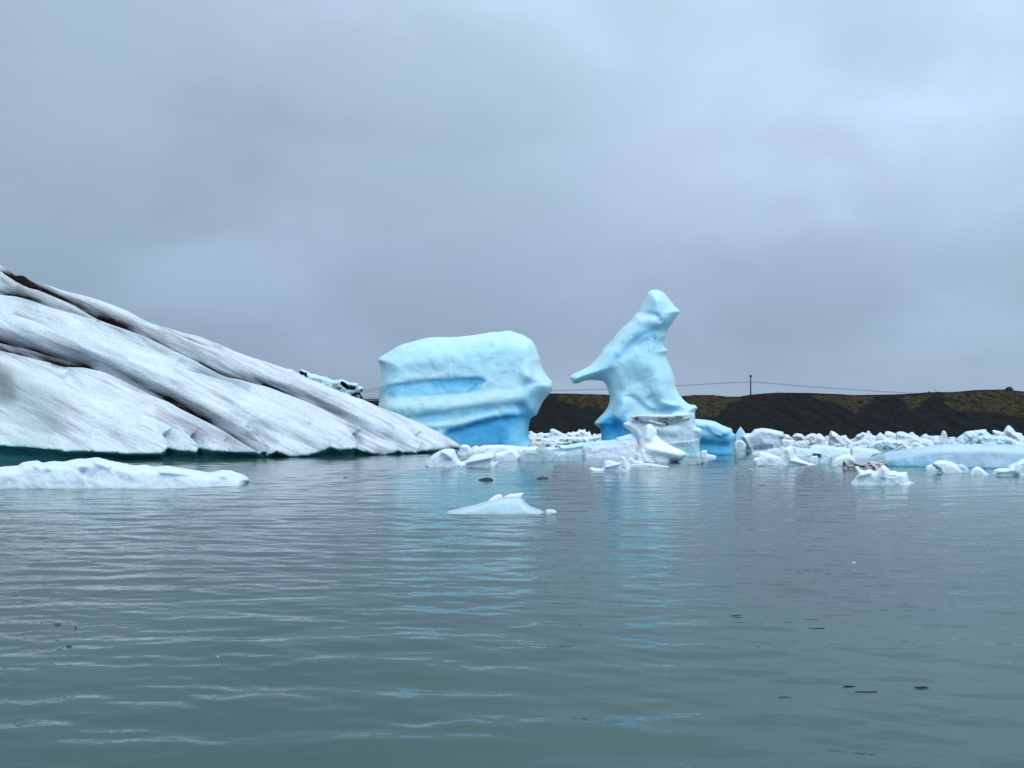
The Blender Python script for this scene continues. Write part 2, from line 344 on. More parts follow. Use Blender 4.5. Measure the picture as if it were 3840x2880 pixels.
# ------------------------------------------------------------------ water
def build_water():
    m, t, b = new_mat('glacial_lake_water'); l = t.links
    b.inputs['Roughness'].default_value = .06; b.inputs['IOR'].default_value = 1.333
    g = nd(t, 'ShaderNodeNewGeometry'); pos = g.outputs['Position']
    silt = nd(t, 'ShaderNodeTexNoise', i_Scale=.12, i_Detail=3.0); l.new(pos, silt.inputs[0])
    sr = ramp(t, [(.3, (.036, .080, .078)), (.7, (.049, .099, .095))]); l.new(silt.outputs[0], sr.inputs[0]); l.new(sr.outputs[0], b.inputs['Base Color'])
    EPS = .012
    def shifted(dx, dy):
        v = nd(t, 'ShaderNodeVectorMath', operation='ADD'); l.new(pos, v.inputs[0]); v.inputs[1].default_value = (dx, dy, 0); return v.outputs[0]
    def wav(src, scale, rotz, sc, det, rough, dist=.4):
        mp_ = nd(t, 'ShaderNodeMapping'); l.new(src, mp_.inputs[0]); mp_.inputs['Scale'].default_value = scale; mp_.inputs['Rotation'].default_value = (0, 0, math.radians(rotz))
        n_ = nd(t, 'ShaderNodeTexNoise', noise_dimensions='2D', i_Scale=sc, i_Detail=det, i_Roughness=rough, i_Distortion=dist); l.new(mp_.outputs[0], n_.inputs[0]); return n_.outputs[0]
    pat = wav(pos, (.4, 1, 1), 20, .06, 2.0, .5, .5)
    pr = ramp(t, [(.38, .5), (.62, 1.0)]); l.new(pat, pr.inputs[0])
    def height(src):
        c = wav(src, (.5, 1.5, 1), -14, 2.3, 1.0, .5, .3)
        f = wav(src, (.7, 1.5, 1), 4, 8.0, 1.0, .5, 0)
        return math_n(t, 'MULTIPLY', pr.outputs[0], math_n(t, 'ADD', math_n(t, 'MULTIPLY', c, WC), math_n(t, 'MULTIPLY', f, WF)))
    WC, WF = .010, .0026
    # true wave slopes by finite differences, so that distant ripples keep their tilt
    h0, hx, hy_ = height(pos), height(shifted(EPS, 0)), height(shifted(0, EPS))
    cb = nd(t, 'ShaderNodeCombineXYZ'); l.new(math_n(t, 'DIVIDE', math_n(t, 'SUBTRACT', h0, hx), EPS), cb.inputs[0]); l.new(math_n(t, 'DIVIDE', math_n(t, 'SUBTRACT', h0, hy_), EPS), cb.inputs[1]); 
    va = nd(t, 'ShaderNodeVectorMath', operation='ADD'); l.new(cb.outputs[0], va.inputs[0]); l.new(g.outputs['Normal'], va.inputs[1])
    nn = nd(t, 'ShaderNodeVectorMath', operation='NORMALIZE'); l.new(va.outputs[0], nn.inputs[0]); l.new(nn.outputs[0], b.inputs['Normal'])
    # real wave geometry: one sheet, finer where the waves are near
    ys = [-300., -60., -15., -4., 0., 2., 3.5]; y = 4.6
    while y < 135: ys.append(y); y += min(max(y * .0042, .035), .27)
    while y < 6000: ys.append(y); y *= 1.035
    ys = np.array(ys)
    u = np.concatenate([-np.geomspace(40, .85, 22), np.linspace(-.8, .8, 430), np.geomspace(.85, 40, 22)])
    Yg = np.repeat(ys, len(u)); Xg = (np.maximum(ys, 4.6)[:, None] * u[None, :]).ravel()
    dY = np.repeat(np.gradient(ys), len(u)); rg = np.random.RandomState(5); Z = np.zeros(len(Yg)); near = np.abs(np.tile(u, len(ys))) < .84
    env = .38 + .62 * sm(.5 + .9 * np.sin(Xg * .11 - Yg * .05 + 2.4) * np.sin(Yg * .13 + Xg * .04) - .35 * Xg / np.maximum(Yg, 5))
    nw = 96
    for k in range(nw):
        lam = math.exp(rg.uniform(math.log(.22), math.log(1.4))); th = rg.normal(math.radians(6), math.radians(21)); kk = 2 * math.pi / lam
        amp = SLOPE * math.sqrt(2. / nw) / kk * (1.05 if lam > .6 else 1.0)
        ph = kk * (Xg * math.sin(th) + Yg * math.cos(th)) + rg.uniform(0, 6.28)
        ph += .8 * np.sin(Xg * rg.uniform(.15, .4) + Yg * rg.uniform(.1, .3) + rg.uniform(0, 6))
        Z += amp * sm((lam / dY - 2.2) / 2.) * (env if lam < 1.3 else .6 + .4 * env) * np.sin(ph)
    for k in range(14):
        lam = rg.uniform(1.6, 3.6); th = rg.normal(math.radians(-8), math.radians(24)); kk = 2 * math.pi / lam
        Z += .014 * math.sqrt(2. / 14) / kk * sm((lam / dY - 2.2) / 2.) * np.sin(kk * (Xg * math.sin(th) + Yg * math.cos(th)) + rg.uniform(0, 6.28) + np.sin(Xg * .21 + Yg * .1 + k))
    Z *= near * np.clip((140 - Yg) / 20, 0, 1) * (Yg > 4)
    n = len(u); me = bpy.data.meshes.new('water'); V = np.stack([Xg, Yg, Z], 1)
    ii = (np.arange(len(ys) - 1)[:, None] * n + np.arange(n - 1)[None, :]).ravel()
    fc = np.stack([ii, ii + 1, ii + n + 1, ii + n], 1).astype(np.int32)
    me.vertices.add(len(V)); me.vertices.foreach_set('co', V.astype('f').ravel())
    me.loops.add(fc.size); me.loops.foreach_set('vertex_index', fc.ravel()); me.polygons.add(len(fc))
    me.polygons.foreach_set('loop_start', np.arange(0, fc.size, 4, dtype=np.int32)); me.polygons.foreach_set('loop_total', np.full(len(fc), 4, np.int32))
    me.polygons.foreach_set('use_smooth', np.ones(len(fc), bool)); me.update(calc_edges=True); me.materials.append(m)
    o = bpy.data.objects.new('water', me); COL.objects.link(o)
    tag(o, kind='structure')
SLOPE = .062
build_water()

# ------------------------------------------------------------------ moraine bank across the lake
CREST = [(-1500, 1500), (0, 1500), (1000, 1503), (1360, 1502), (1430, 1502), (1600, 1490), (1900, 1477), (2061, 1475), (2150, 1476), (2286, 1480), (2450, 1483), (2561, 1485), (2604, 1481), (2677, 1481), (2725, 1487),
         (2773, 1487), (2814, 1480), (2870, 1475), (2917, 1472), (3025, 1473), (3152, 1478), (3200, 1481), (3345, 1479), (3417, 1476), (3478, 1471), (3576, 1470), (3663, 1462), (3767, 1460), (3840, 1468), (4200, 1475), (5600, 1490)]
DF, DC = 255., 303.
MOSS = [P('D', (60, 1000), (480, 1005), (490, 1040), (470, 1100), (400, 1100), (330, 1070), (270, 1095), (220, 1060), (120, 1050)),
        P('D', (1070, 1010), (1300, 1005), (1480, 1020), (1500, 1035), (1430, 1045), (1400, 1065), (1380, 1110), (1330, 1150), (1250, 1165), (1170, 1160), (1150, 1110), (1100, 1060)),
        P('G', (0, 480), (160, 475), (250, 475), (130, 540), (70, 560), (0, 640)),
        P('G', (1150, 450), (1500, 445), (1900, 450), (1870, 520), (1740, 570), (1680, 600), (1730, 640), (1690, 655), (1610, 600), (1500, 545), (1330, 510)),
        P('Hc', (0, 295), (260, 292), (240, 340), (180, 385), (0, 435)), P('Hc', (0, 460), (70, 490), (30, 505), (0, 500)),
        P('Hc', (640, 300), (850, 290), (1000, 290), (870, 360), (850, 420), (790, 450), (720, 455), (680, 380)),
        P('Hc', (1180, 280), (1500, 250), (1950, 225), (2300, 260), (2300, 620), (2190, 560), (2050, 540), (1850, 500), (1600, 490), (1400, 480), (1300, 450), (1180, 370), (1500, 400), (1550, 380), (1300, 320))]
BROWN = [P('G', (280, 440), (700, 425), (640, 530), (520, 550), (380, 545), (300, 510), (100, 520), (0, 500)), P('D', (300, 1010), (480, 1010), (480, 1060), (330, 1050)),
         P('Hc', (1000, 270), (1300, 260), (1500, 400), (1250, 360), (1050, 290)), P('Hc', (1700, 330), (2212, 340), (2212, 400), (1750, 420))]
def build_moraine():
    cx = np.array([c[0] for c in CREST]); cz = np.array([c[1] for c in CREST])
    xs = np.linspace((-1500 - CX) / F * DC, (5600 - CX) / F * DC, 900)
    vs = list(np.linspace(-.06, 1, 46)) + [1.015, 1.05, 1.12, 1.3, 1.8, 3, 6, 14]
    V, C_, Fs = [], [], []
    for j, v in enumerate(vs):
        for i, x in enumerate(xs):
            px = CX + x / DC * F
            zc = H + (HY - np.interp(px, cx, cz)) / F * DC
            cut = noise.noise(Vector((x * .035, 1.3, 0))) * 5 + noise.noise(Vector((x * .11, 5.3, 0))) * 2.2
            fade = max(0, min(1, v / .1)) * max(0, min(1, (1 - v) / .12))
            y = DF + (DC - DF) * v if v <= 1 else DC + (v - 1) * 45
            if v <= 1:
                prof = v ** .8 * .82 + .18 * (v ** 3)
                gl = noise.noise(Vector((x * .30, v * 2.2 + x * .03, 2))) * .55 + noise.noise(Vector((x * .9, v * 6, 4))) * .22 + noise.noise(Vector((x * 2.3, v * 22, 7))) * .16 + noise.noise(Vector((x * 1.1, v * 14 + x * .2, 17))) * .25
                z = zc * prof + gl * fade * 1.6; y += cut * fade * (1 - v)
                if v < 0: z = v * 20
                if v == 1: z = zc + noise.noise(Vector((x * .8, 0, 9))) * .09
            else:
                z = zc - (v - 1) * 1.2
            V.append((x, y, max(z, -40)))
            # vegetation: measured where this point of the slope lies
            C_.append((CX + x / y * F, HY - (z - H) / y * F))
    n = len(xs)
    for j in range(len(vs) - 1):
        for i in range(n - 1):
            a = j * n + i; Fs.append((a, a + 1, a + n + 1, a + n))
    Q = np.array(C_); wn = np.array([noise.noise(Vector((v[0] * .45, v[2] * 1.6, 1))) + .5 * noise.noise(Vector((v[0] * 1.3, v[2] * 4, 6))) for v in V])
    moss = np.zeros(len(Q)); br_ = np.zeros(len(Q))
    for poly in MOSS:
        dd, _, _ = seg_dist(Q, poly, True); moss = np.maximum(moss, np.where(inside(Q, poly), 1, 1 - dd / 6.) + 0)
    for poly in BROWN:
        dd, _, _ = seg_dist(Q, poly, True); br_ = np.maximum(br_, np.where(inside(Q, poly), 1, 1 - dd / 6.))
    top_ = np.clip(1 - (Q[:, 1] - np.interp(Q[:, 0], cx, cz)) / 9., 0, 1)
    br_ = np.maximum(br_, top_ * .8)
    moss = sm(np.clip(moss, 0, 1)) * sm(.80 + wn * 1.9); br_ = sm(np.clip(br_, 0, 1)) * sm(.8 + wn)
    cols = np.stack([moss, br_, np.zeros(len(Q)), np.ones(len(Q))], 1)
    m, t, b = new_mat('gravel_moraine'); l = t.links
    at = nd(t, 'ShaderNodeAttribute', attribute_name='tint'); sp = nd(t, 'ShaderNodeSeparateColor'); l.new(at.outputs['Color'], sp.inputs[0])
    g = nd(t, 'ShaderNodeNewGeometry')
    n1_ = nd(t, 'ShaderNodeTexNoise', i_Scale=.7, i_Detail=9.0, i_Roughness=.7); l.new(g.outputs['Position'], n1_.inputs[0])
    vo = nd(t, 'ShaderNodeTexVoronoi', i_Scale=1.1); l.new(g.outputs['Position'], vo.inputs[0])
    gr = ramp(t, [(.25, (.004, .005, .006)), (.55, (.011, .0125, .015)), (.8, (.034, .035, .037))]); l.new(n1_.outputs[0], gr.inputs[0])
    st_ = ramp(t, [(0, 4.5), (.13, 1.0)]); l.new(vo.outputs['Distance'], st_.inputs[0])
    c_ = mixc(t, 1, gr.outputs[0], st_.outputs[0], 'MULTIPLY')
    bro = ramp(t, [(.3, (.011, .009, .008)), (.7, (.030, .022, .016))]); l.new(n1_.outputs[0], bro.inputs[0])
    mos = ramp(t, [(.3, (.022, .019, .008)), (.5, (.050, .040, .019)), (.7, (.090, .072, .034))]); l.new(n1_.outputs[0], mos.inputs[0])
    c_ = mixc(t, sp.outputs[1], c_, bro.outputs[0]); c_ = mixc(t, sp.outputs[0], c_, mos.outputs[0])
    l.new(c_, b.inputs['Base Color']); b.inputs['Roughness'].default_value = .95; b.inputs['Specular IOR Level'].default_value = .1
    bp = nd(t, 'ShaderNodeBump', i_Strength=1.0, i_Distance=1.2); l.new(n1_.outputs[0], bp.inputs['Height']); l.new(bp.outputs[0], b.inputs['Normal'])
    o = mesh_obj('moraine_hill', V, Fs, m, None, True, cols); tag(o, kind='structure')
build_moraine()

# ------------------------------------------------------------------ tubes, boxes
def tube(pts, r, n=8, r2=None):
    V, Fc_ = [], []; pts = [Vector(p) for p in pts]; k = len(pts)
    for i, p in enumerate(pts):
        tn = (pts[min(i + 1, k - 1)] - pts[max(i - 1, 0)]).normalized()
        u = tn.cross(Vector((0, 1, 0.01))).normalized() if abs(tn.y) < .95 else tn.cross(Vector((0, 0, 1))).normalized(); w = tn.cross(u)
        rr = r if r2 is None else r + (r2 - r) * i / (k - 1)
        for j in range(n):
            a = 2 * math.pi * j / n; V.append(p + u * math.cos(a) * rr + w * math.sin(a) * rr)
    for i in range(k - 1):
        for j in range(n): Fc_.append((i * n + j, i * n + (j + 1) % n, (i + 1) * n + (j + 1) % n, (i + 1) * n + j))
    Fc_.append(tuple(range(n))[::-1]); Fc_.append(tuple((k - 1) * n + j for j in range(n)))
    return V, Fc_
def box(x0, x1, y0, y1, z0, z1):
    V = [Vector((x, y, z)) for z in (z0, z1) for y in (y0, y1) for x in (x0, x1)]
    return V, [(0, 2, 3, 1), (4, 5, 7, 6), (0, 1, 5, 4), (2, 6, 7, 3), (0, 4, 6, 2), (1, 3, 7, 5)]
def join(parts):
    V, Fc_ = [], []
    for v, f in parts:
        o = len(V); V += v; Fc_ += [tuple(i + o for i in q) for q in f]
    return V, Fc_
def empty(name, loc):
    o = bpy.data.objects.new(name, None); COL.objects.link(o); o.location = loc; o.empty_display_size = .5; return o
def part(name, vf, mat, parent, smooth=True):
    V, Fc_ = vf
    org = Vector(parent.location) if parent else Vector((0, 0, 0))
    return mesh_obj(name, [v - org for v in V], Fc_, mat, parent, smooth)
def simple_mat(name, c, rough=.8, metal=0.):
    m, t, b = new_mat(name); n_ = nd(t, 'ShaderNodeTexNoise', i_Scale=3.0, i_Detail=4.0)
    r = ramp(t, [(.3, tuple(x * .75 for x in c)), (.7, tuple(x * 1.2 for x in c))]); t.links.new(n_.outputs[0], r.inputs[0]); t.links.new(r.outputs[0], b.inputs['Base Color'])
    b.inputs['Roughness'].default_value = rough; b.inputs['Metallic'].default_value = metal; return m
M_wood = simple_mat('tarred_pole_wood', (.022, .018, .018)); M_wire = simple_mat('steel_wire', (.05, .055, .06), .6)
M_steel = simple_mat('painted_bridge_steel', (.16, .18, .21), .5); M_rock = simple_mat('dark_rock', (.02, .02, .022)); M_conc = simple_mat('pier_concrete', (.25, .25, .25))

def crest_z(px): return H + (HY - np.interp(px, [c[0] for c in CREST], [c[1] for c in CREST])) / F * DC
# utility pole
def build_pole():
    x, y, zt = ray(2815, 1408, DC); zb = crest_z(2815) - .6
    o = empty('utility_pole', (x, y, zb)); tag(o, 'dark wooden utility pole standing alone on the crest of the black bank', 'utility pole')
    part('post', tube([(x, y, zb), (x, y, zb + 3), (x, y, zt)], .26, 10, .2), M_wood, o)
    part('crossarm', box(x - .28, x + .28, y - .75, y + .75, zt - .62, zt - .42), M_wood, o, False)
    part('pole_cap', tube([(x, y, zt - .35), (x, y, zt - .02), (x, y, zt + .25)], .40, 10, .30), M_wood, o)
    for s_ in (-.6, 0, .6): part('insulator', tube([(x, y + s_, zt - .42), (x, y + s_, zt - .28), (x, y + s_, zt - .15)], .07, 8), M_conc, o)
    for s_ in (-3.3, 3.3): part('guy_wire', tube([(x, y, zt - 2.2), (x + s_ * .5, y - .5, (zt - 2.2 + zb) / 2), (x + s_, y - 1, zb + .2)], .025, 6), M_wire, o)
    return x, y, zt
PX, PYY, PZ = build_pole()
for k, dy in enumerate((-.6, .6)):
    lft = [(2810, 1431), (2670, 1438), (2532, 1446), (2400, 1453), (2281, 1458), (2160, 1462), (2069, 1464), (1960, 1465)]
    rgt = [(2820, 1431), (2910, 1438), (3001, 1446), (3100, 1453.5), (3200, 1460.5), (3300, 1467), (3420, 1473.5), (3500, 1478)]
    o = mesh_obj('overhead_wire', *tube([ray(a, b + k * 2.6 * (1 - abs(i - 3.5) / 12), DC + dy) for i, (a, b) in enumerate(lft)], .042, 6), M_wire)
    tag(o, ['upper', 'lower'][k] + ' thin overhead wire running left from the utility pole', 'wire', 'overhead wires')
    o = mesh_obj('overhead_wire', *tube([ray(a, b + k * 2.6 * (1 - abs(i - 3.5) / 12), DC + dy) for i, (a, b) in enumerate(rgt)], .042, 6), M_wire)
    tag(o, ['upper', 'lower'][k] + ' thin overhead wire sagging right from the utility pole to the crest', 'wire', 'overhead wires')
# marker pole, rocks and cairn on the crest
x, y, z = ray(3507, 1470, DC); o = mesh_obj('marker_post', *tube([(x, y, z - .5), (x, y, z + .5), (x, y, z + 1.15)], .06, 6), M_wood)
tag(o, 'thin marker post on the crest of the bank left of the rock cairn', 'post')
def lump(name, label, cat, px, py, w, h, d=DC, mat=None, seed=1, group=None):
    rnd = random.Random(seed); x, y, z = ray(px, py, d); V, Fc_ = [], []
    rings = 9; seg = 14
    for i in range(rings):
        ph = math.pi * i / (rings - 1)
        for j in range(seg):
            th = 2 * math.pi * j / seg; v = Vector((math.sin(ph) * math.cos(th), math.sin(ph) * math.sin(th), math.cos(ph)))
            k = 1 + .35 * noise.noise(v * 1.6 + Vector((seed * 3.1, 0, 0))) + .15 * noise.noise(v * 4 + Vector((seed, 5, 0)))
            V.append(Vector((v.x * w * .5 * k, v.y * w * .4 * k, v.z * h * k)))
    for i in range(rings - 1):
        for j in range(seg): Fc_.append((i * seg + j, (i + 1) * seg + j, (i + 1) * seg + (j + 1) % seg, i * seg + (j + 1) % seg))
    o = mesh_obj(name, V, Fc_, mat or M_rock, None, False); o.location = (x, y, z); tag(o, label, cat, group); return o
lump('rock_cairn', 'pointed heap of rocks on the highest part of the bank crest at far right', 'cairn', 3784, 1463, 3.0, 1.25, seed=4)
lump('boulder', 'small dark boulder on the crest left of the thin marker post', 'boulder', 3484, 1471, .7, .35, seed=8)
lump('boulder', 'low wide dark boulder on the crest right of the thin marker post', 'boulder', 3518, 1471, 1.6, .22, seed=9)

# suspension bridge glimpsed between the sloping iceberg and the blue block
def build_bridge():
    d = 318.; x0, _, zd = ray(980, 1497, d); x1 = ray(1620, 1497, d)[0]; zt = ray(0, 1362, d)[2]
    o = empty('suspension_bridge', ((x0 + x1) / 2, d, 0)); tag(o, 'grey suspension bridge glimpsed between the striped iceberg and the blue block', 'bridge')
    part('deck', box(x0 - 25, x1 + 14, d - 2.2, d + 2.2, zd - .35, zd + .12), M_steel, o, False)
    part('railing', join([box(x0 - 25, x1 + 14, d - 2.35, d - 2.25, zd + .62, zd + .74)] + [box(x0 - 25 + 2 * i, x0 - 24.92 + 2 * i, d - 2.35, d - 2.25, zd + .12, zd + .62) for i in range(52)]), M_steel, o, False)
    for x in (x0, x1): part('tower', join([box(x - .5, x + .5, d - 3.4, d - 2.6, 0, zt), box(x - .5, x + .5, d + 2.6, d + 3.4, 0, zt), box(x - .4, x + .4, d - 2.6, d + 2.6, zt - 1.5, zt - .6)]), M_conc, o, False)
    for dy, off in ((-3, 0), (3, 8)):
        cv = lambda px: 1468 + off - .00104 * (px - 1300) ** 2
        part('main_cable', tube([ray(980 + 20 * i, cv(980 + 20 * i), d + dy) for i in range(33)], .06, 6), M_wire, o)
        part('hangers', join([tube([ray(984 + 11 * i, cv(984 + 11 * i), d + dy), ray(984 + 11 * i, 1490, d + dy), ray(984 + 11 * i, 1499, d + dy)], .018, 4) for i in range(58)]), M_wire, o)
build_bridge()

# ------------------------------------------------------------------ big striped iceberg on the left
def build_striped():
    top = P('S', (-620, 1760), (-760, 1500), (-700, 1000), (-500, 800), (-260, 850), (-100, 930)) + P('A', (0, 155), (50, 185), (100, 222), (150, 224), (200, 255), (310, 285), (420, 322), (520, 345), (620, 375), (720, 412), (800, 445), (870, 485), (940, 517), (1040, 545), (1130, 575), (1240, 600), (1320, 632), (1400, 665)) \
        + P('B', (0, 275), (100, 310), (200, 342), (300, 375), (390, 405), (430, 408), (470, 432), (560, 480), (700, 540), (850, 600), (940, 635), (1030, 665), (1150, 718), (1290, 770), (1420, 825), (1540, 880), (1650, 930), (1720, 970), (1780, 1005), (1830, 1045), (1822, 1075), (1760, 1080))
    g1 = P('A', (-700, 0), (-300, 90), (0, 192), (60, 228), (110, 252), (150, 278), (210, 302), (270, 325), (340, 355), (420, 390), (470, 415), (520, 445), (590, 485), (660, 515), (760, 550), (840, 580), (930, 615), (1000, 650), (1080, 690), (1180, 735), (1280, 790), (1400, 850)) + \
        P('B', (0, 495), (120, 530), (240, 560), (360, 605), (480, 650), (600, 700), (700, 745), (820, 800), (900, 850), (1000, 900), (1100, 955), (1200, 1005), (1260, 1035), (1310, 1072))
    g2 = P('A', (-500, 190), (-200, 280), (0, 340), (100, 352), (200, 378), (300, 415), (420, 450), (540, 485), (620, 508))
    g4 = P('A', (-600, 540), (-300, 620), (0, 690), (100, 712), (200, 738), (300, 762), (400, 790), (520, 795), (640, 822), (720, 855), (800, 895), (880, 935), (960, 975), (1050, 1010), (1120, 1050), (1200, 1090), (1300, 1140), (1400, 1195), (1500, 1260), (1590, 1312))
    g4b = P('A', (-300, 570), (0, 642), (100, 668), (200, 690), (280, 715), (380, 745), (470, 775), (540, 795))
    g6 = P('B', (-200, 690), (0, 820), (80, 880), (150, 940), (220, 1010), (280, 1082))
    g6b = P('B', (40, 890), (100, 935), (160, 1000), (215, 1085))
    g3 = P('A', (590, 512), (700, 556), (800, 605), (900, 650))
    g5 = P('A', (960, 520), (1060, 570), (1160, 615), (1260, 655), (1400, 690))
    g7 = P('A', (1080, 780), (1180, 815), (1300, 850), (1420, 890), (1560, 960))
    g8 = P('B', (560, 870), (640, 912), (700, 950), (742, 990), (738, 1050))
    g9 = P('B', (200, 430), (500, 560), (700, 650), (860, 730), (1000, 800))
    g10 = P('B', (800, 640), (1000, 730), (1200, 820), (1400, 910), (1560, 1000))
    g11 = P('A', (100, 470), (250, 520), (400, 600), (600, 690), (800, 760))
    g12 = P('A', (380, 850), (520, 960), (700, 1090), (860, 1180))
    lip = lip_pts = P('A', (-1200, 1270), (0, 1283), (200, 1290), (400, 1315), (600, 1322), (800, 1334), (1000, 1334), (1045, 1300), (1100, 1312), (1220, 1326), (1240, 1300), (1330, 1318), (1420, 1322), (1590, 1328), (1659, 1325)) + \
        P('B', (220, 1132), (300, 1095), (420, 1140), (560, 1125), (700, 1085), (745, 1060), (830, 1085), (950, 1068), (1100, 1115), (1200, 1125), (1310, 1090), (1450, 1112), (1500, 1085), (1610, 1085), (1700, 1068), (1740, 1075), (1830, 1062))
    steps = [
        (g1, 1.5, 44, [(0, .3), (.21, .35), (.235, .95), (.30, 1.0), (.36, 1.0), (.42, 1.0), (.50, .92), (.60, .82), (.66, .72), (.74, .86), (.82, .66), (.9, .45), (.97, .18), (1, 0)], 1),
        (g2, .8, 30, [(0, .5), (.4, .7), (.65, .8), (.85, .5), (1, .3)], 1),
        (g4, 1.6, 46, [(0, .6), (.30, .68), (.40, .72), (.48, .70), (.55, .9), (.64, 1.0), (.75, .98), (.84, .78), (.92, .55), (1, .35)], 1),
        (g4b, .4, 26, [(0, .7), (.35, .96), (.5, .8), (.8, .62), (1, .4)], 1),
        (g6, .5, 34, [(0, 0), (.5, .18), (1, .3)], 0), (g6b, .3, 20, [(0, .0), (.5, .28), (1, .35)], 0),
        (g3, .7, 22, [(0, .1), (.5, .42), (1, 0)]), (g5, .9, 24, [(0, .3), (.5, .6), (1, .1)]), (g7, .7, 24, [(0, 0), (.3, .45), (1, 0)]),
        (g8, .45, 26, [(0, .0), (.4, .32), (1, .1)], 0), (g9, .5, 18, [(0, 0), (.5, .36), (1, 0)]), (g10, .45, 16, [(0, 0), (.5, .30), (1, 0)]),
        (g11, .5, 30, [(0, .38), (.5, .25), (1, 0)]), (g12, .6, 40, [(0, .0), (.5, .2), (1, 0)]),
        # scalloped noses along the waterline
        (P('A', (1010, 1215), (1040, 1260), (1030, 1335)), 1.5, 30, None, .5), (P('A', (1180, 1225), (1225, 1275), (1222, 1335)), 1.5, 28, None, .5),
        (P('A', (1390, 1250), (1422, 1290), (1415, 1335)), .4, 22, None, .5),
        (P('B', (930, 950), (965, 1010), (950, 1110)), 1.4, 26, None, .5), (P('B', (800, 1010), (830, 1050), (815, 1130)), .4, 22, None, .5),
        (P('B', (1450, 960), (1498, 1030), (1460, 1110)), 1.4, 28, None, .5), (P('B', (1540, 980), (1610, 1060), (1600, 1110)), .4, 18, None, .5), (P('B', (1700, 990), (1740, 1040), (1735, 1080)), .3, 14, None, .5), ([(p[0], p[1] + 2) for p in lip_pts], 0, 10, None)]
    relief = [(P('A', (-100, 480), (300, 560), (700, 700), (1100, 900), (1500, 1150)), 90, .9), (P('A', (100, 900), (500, 1000), (900, 1200)), 120, .8),
              (P('B', (200, 450), (700, 650), (1200, 900)), 50, .5), (P('B', (0, 700), (400, 850), (800, 1000)), 70, .8)]
    wl = [(-800, 1738), (0, 1735), (500, 1727), (900, 1722), (1300, 1712), (1600, 1702), (1735, 1696)]
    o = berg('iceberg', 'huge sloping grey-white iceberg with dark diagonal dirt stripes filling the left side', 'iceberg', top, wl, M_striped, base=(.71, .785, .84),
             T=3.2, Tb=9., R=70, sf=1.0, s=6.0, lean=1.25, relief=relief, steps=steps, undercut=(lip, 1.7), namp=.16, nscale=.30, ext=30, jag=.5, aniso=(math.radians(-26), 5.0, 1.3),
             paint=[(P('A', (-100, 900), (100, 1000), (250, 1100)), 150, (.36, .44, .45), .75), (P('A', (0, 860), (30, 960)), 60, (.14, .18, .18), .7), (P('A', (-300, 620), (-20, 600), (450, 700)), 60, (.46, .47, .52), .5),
                    (P('A', (1000, 1080), (1500, 1290), (1640, 1320)), 40, (.40, .40, .46), .6), (P('A', (0, 220), (600, 430), (1000, 600)), 30, (.50, .50, .56), .6),
                    (P('A', (0, 1200), (300, 1240)), 50, (.50, .66, .66), .5)],
             dirt=[(P('A', (330, 775), (410, 790)), 9, .5), (P('A', (600, 440), (760, 520)), 22, .35)])
    # black gravel heap lodged in the upper groove
    berg('gravel_heap', 'x', None, P('A', (0, 190), (40, 205), (80, 222), (120, 220), (150, 224), (180, 248), (230, 280), (262, 318), (235, 312), (180, 298), (120, 270), (60, 235)), 1737, M_dirty, base=(.03, .03, .033),
         T=.5, Tb=.5, R=8, s=4, lean=1.25, closed_bottom=False, parent=o, namp=.3, nscale=1.2, dirt=[(P('A', (100, 250)), 300, 1)])
    return o
striped = build_striped()

# ------------------------------------------------------------------ dirty chunk behind it
berg('iceberg', 'white iceberg with black debris pockets peeking over the striped iceberg slope', 'iceberg',
     P('Lc', (395, 1900), (400, 290), (430, 200), (480, 200), (560, 235), (640, 275), (750, 300), (850, 335), (960, 350), (1050, 395), (1100, 415), (1180, 412), (1250, 395), (1320, 410), (1400, 450), (1460, 470), (1560, 468), (1620, 490), (1670, 540), (1722, 575), (1715, 640), (1720, 800), (1700, 1200), (1690, 1850)),
     1688, M_dirty, base=PALE, T=2., Tb=3., R=14, s=3, lean=.1, namp=.3, nscale=1.0, jag=1.4,
     relief=[(P('Lc', (1300, 500), (1370, 560), (1400, 590), (1520, 590)), 12, -.7), (P('Lc', (1640, 700)), 24, -.5), (P('Lc', (480, 290)), 12, -.5), (P('Lc', (1280, 440), (1450, 500), (1600, 520)), 9, .4)],
     paint=[(P('Lc', (1120, 520), (1200, 480)), 12, (.25, .42, .50), .6), (P('Lc', (1250, 560), (1350, 520)), 12, (.35, .45, .5), .6)],
     dirt=[(P('Lc', (430, 260), (520, 290), (540, 350)), 11, 1.0), (P('Lc', (1290, 480), (1360, 540), (1400, 590)), 11, 1.), (P('Lc', (1400, 590), (1530, 590)), 7, 1.), (P('Lc', (1450, 540), (1540, 565)), 7, .7), (P('Lc', (1180, 560), (1240, 600)), 5, .9),
           (P('Lc', (1540, 720), (1640, 700), (1690, 770), (1560, 760)), 14, 1.), (P('Lc', (1600, 500), (1650, 530)), 4, .9), (P('Lc', (1680, 620), (1700, 680)), 8, .8)])

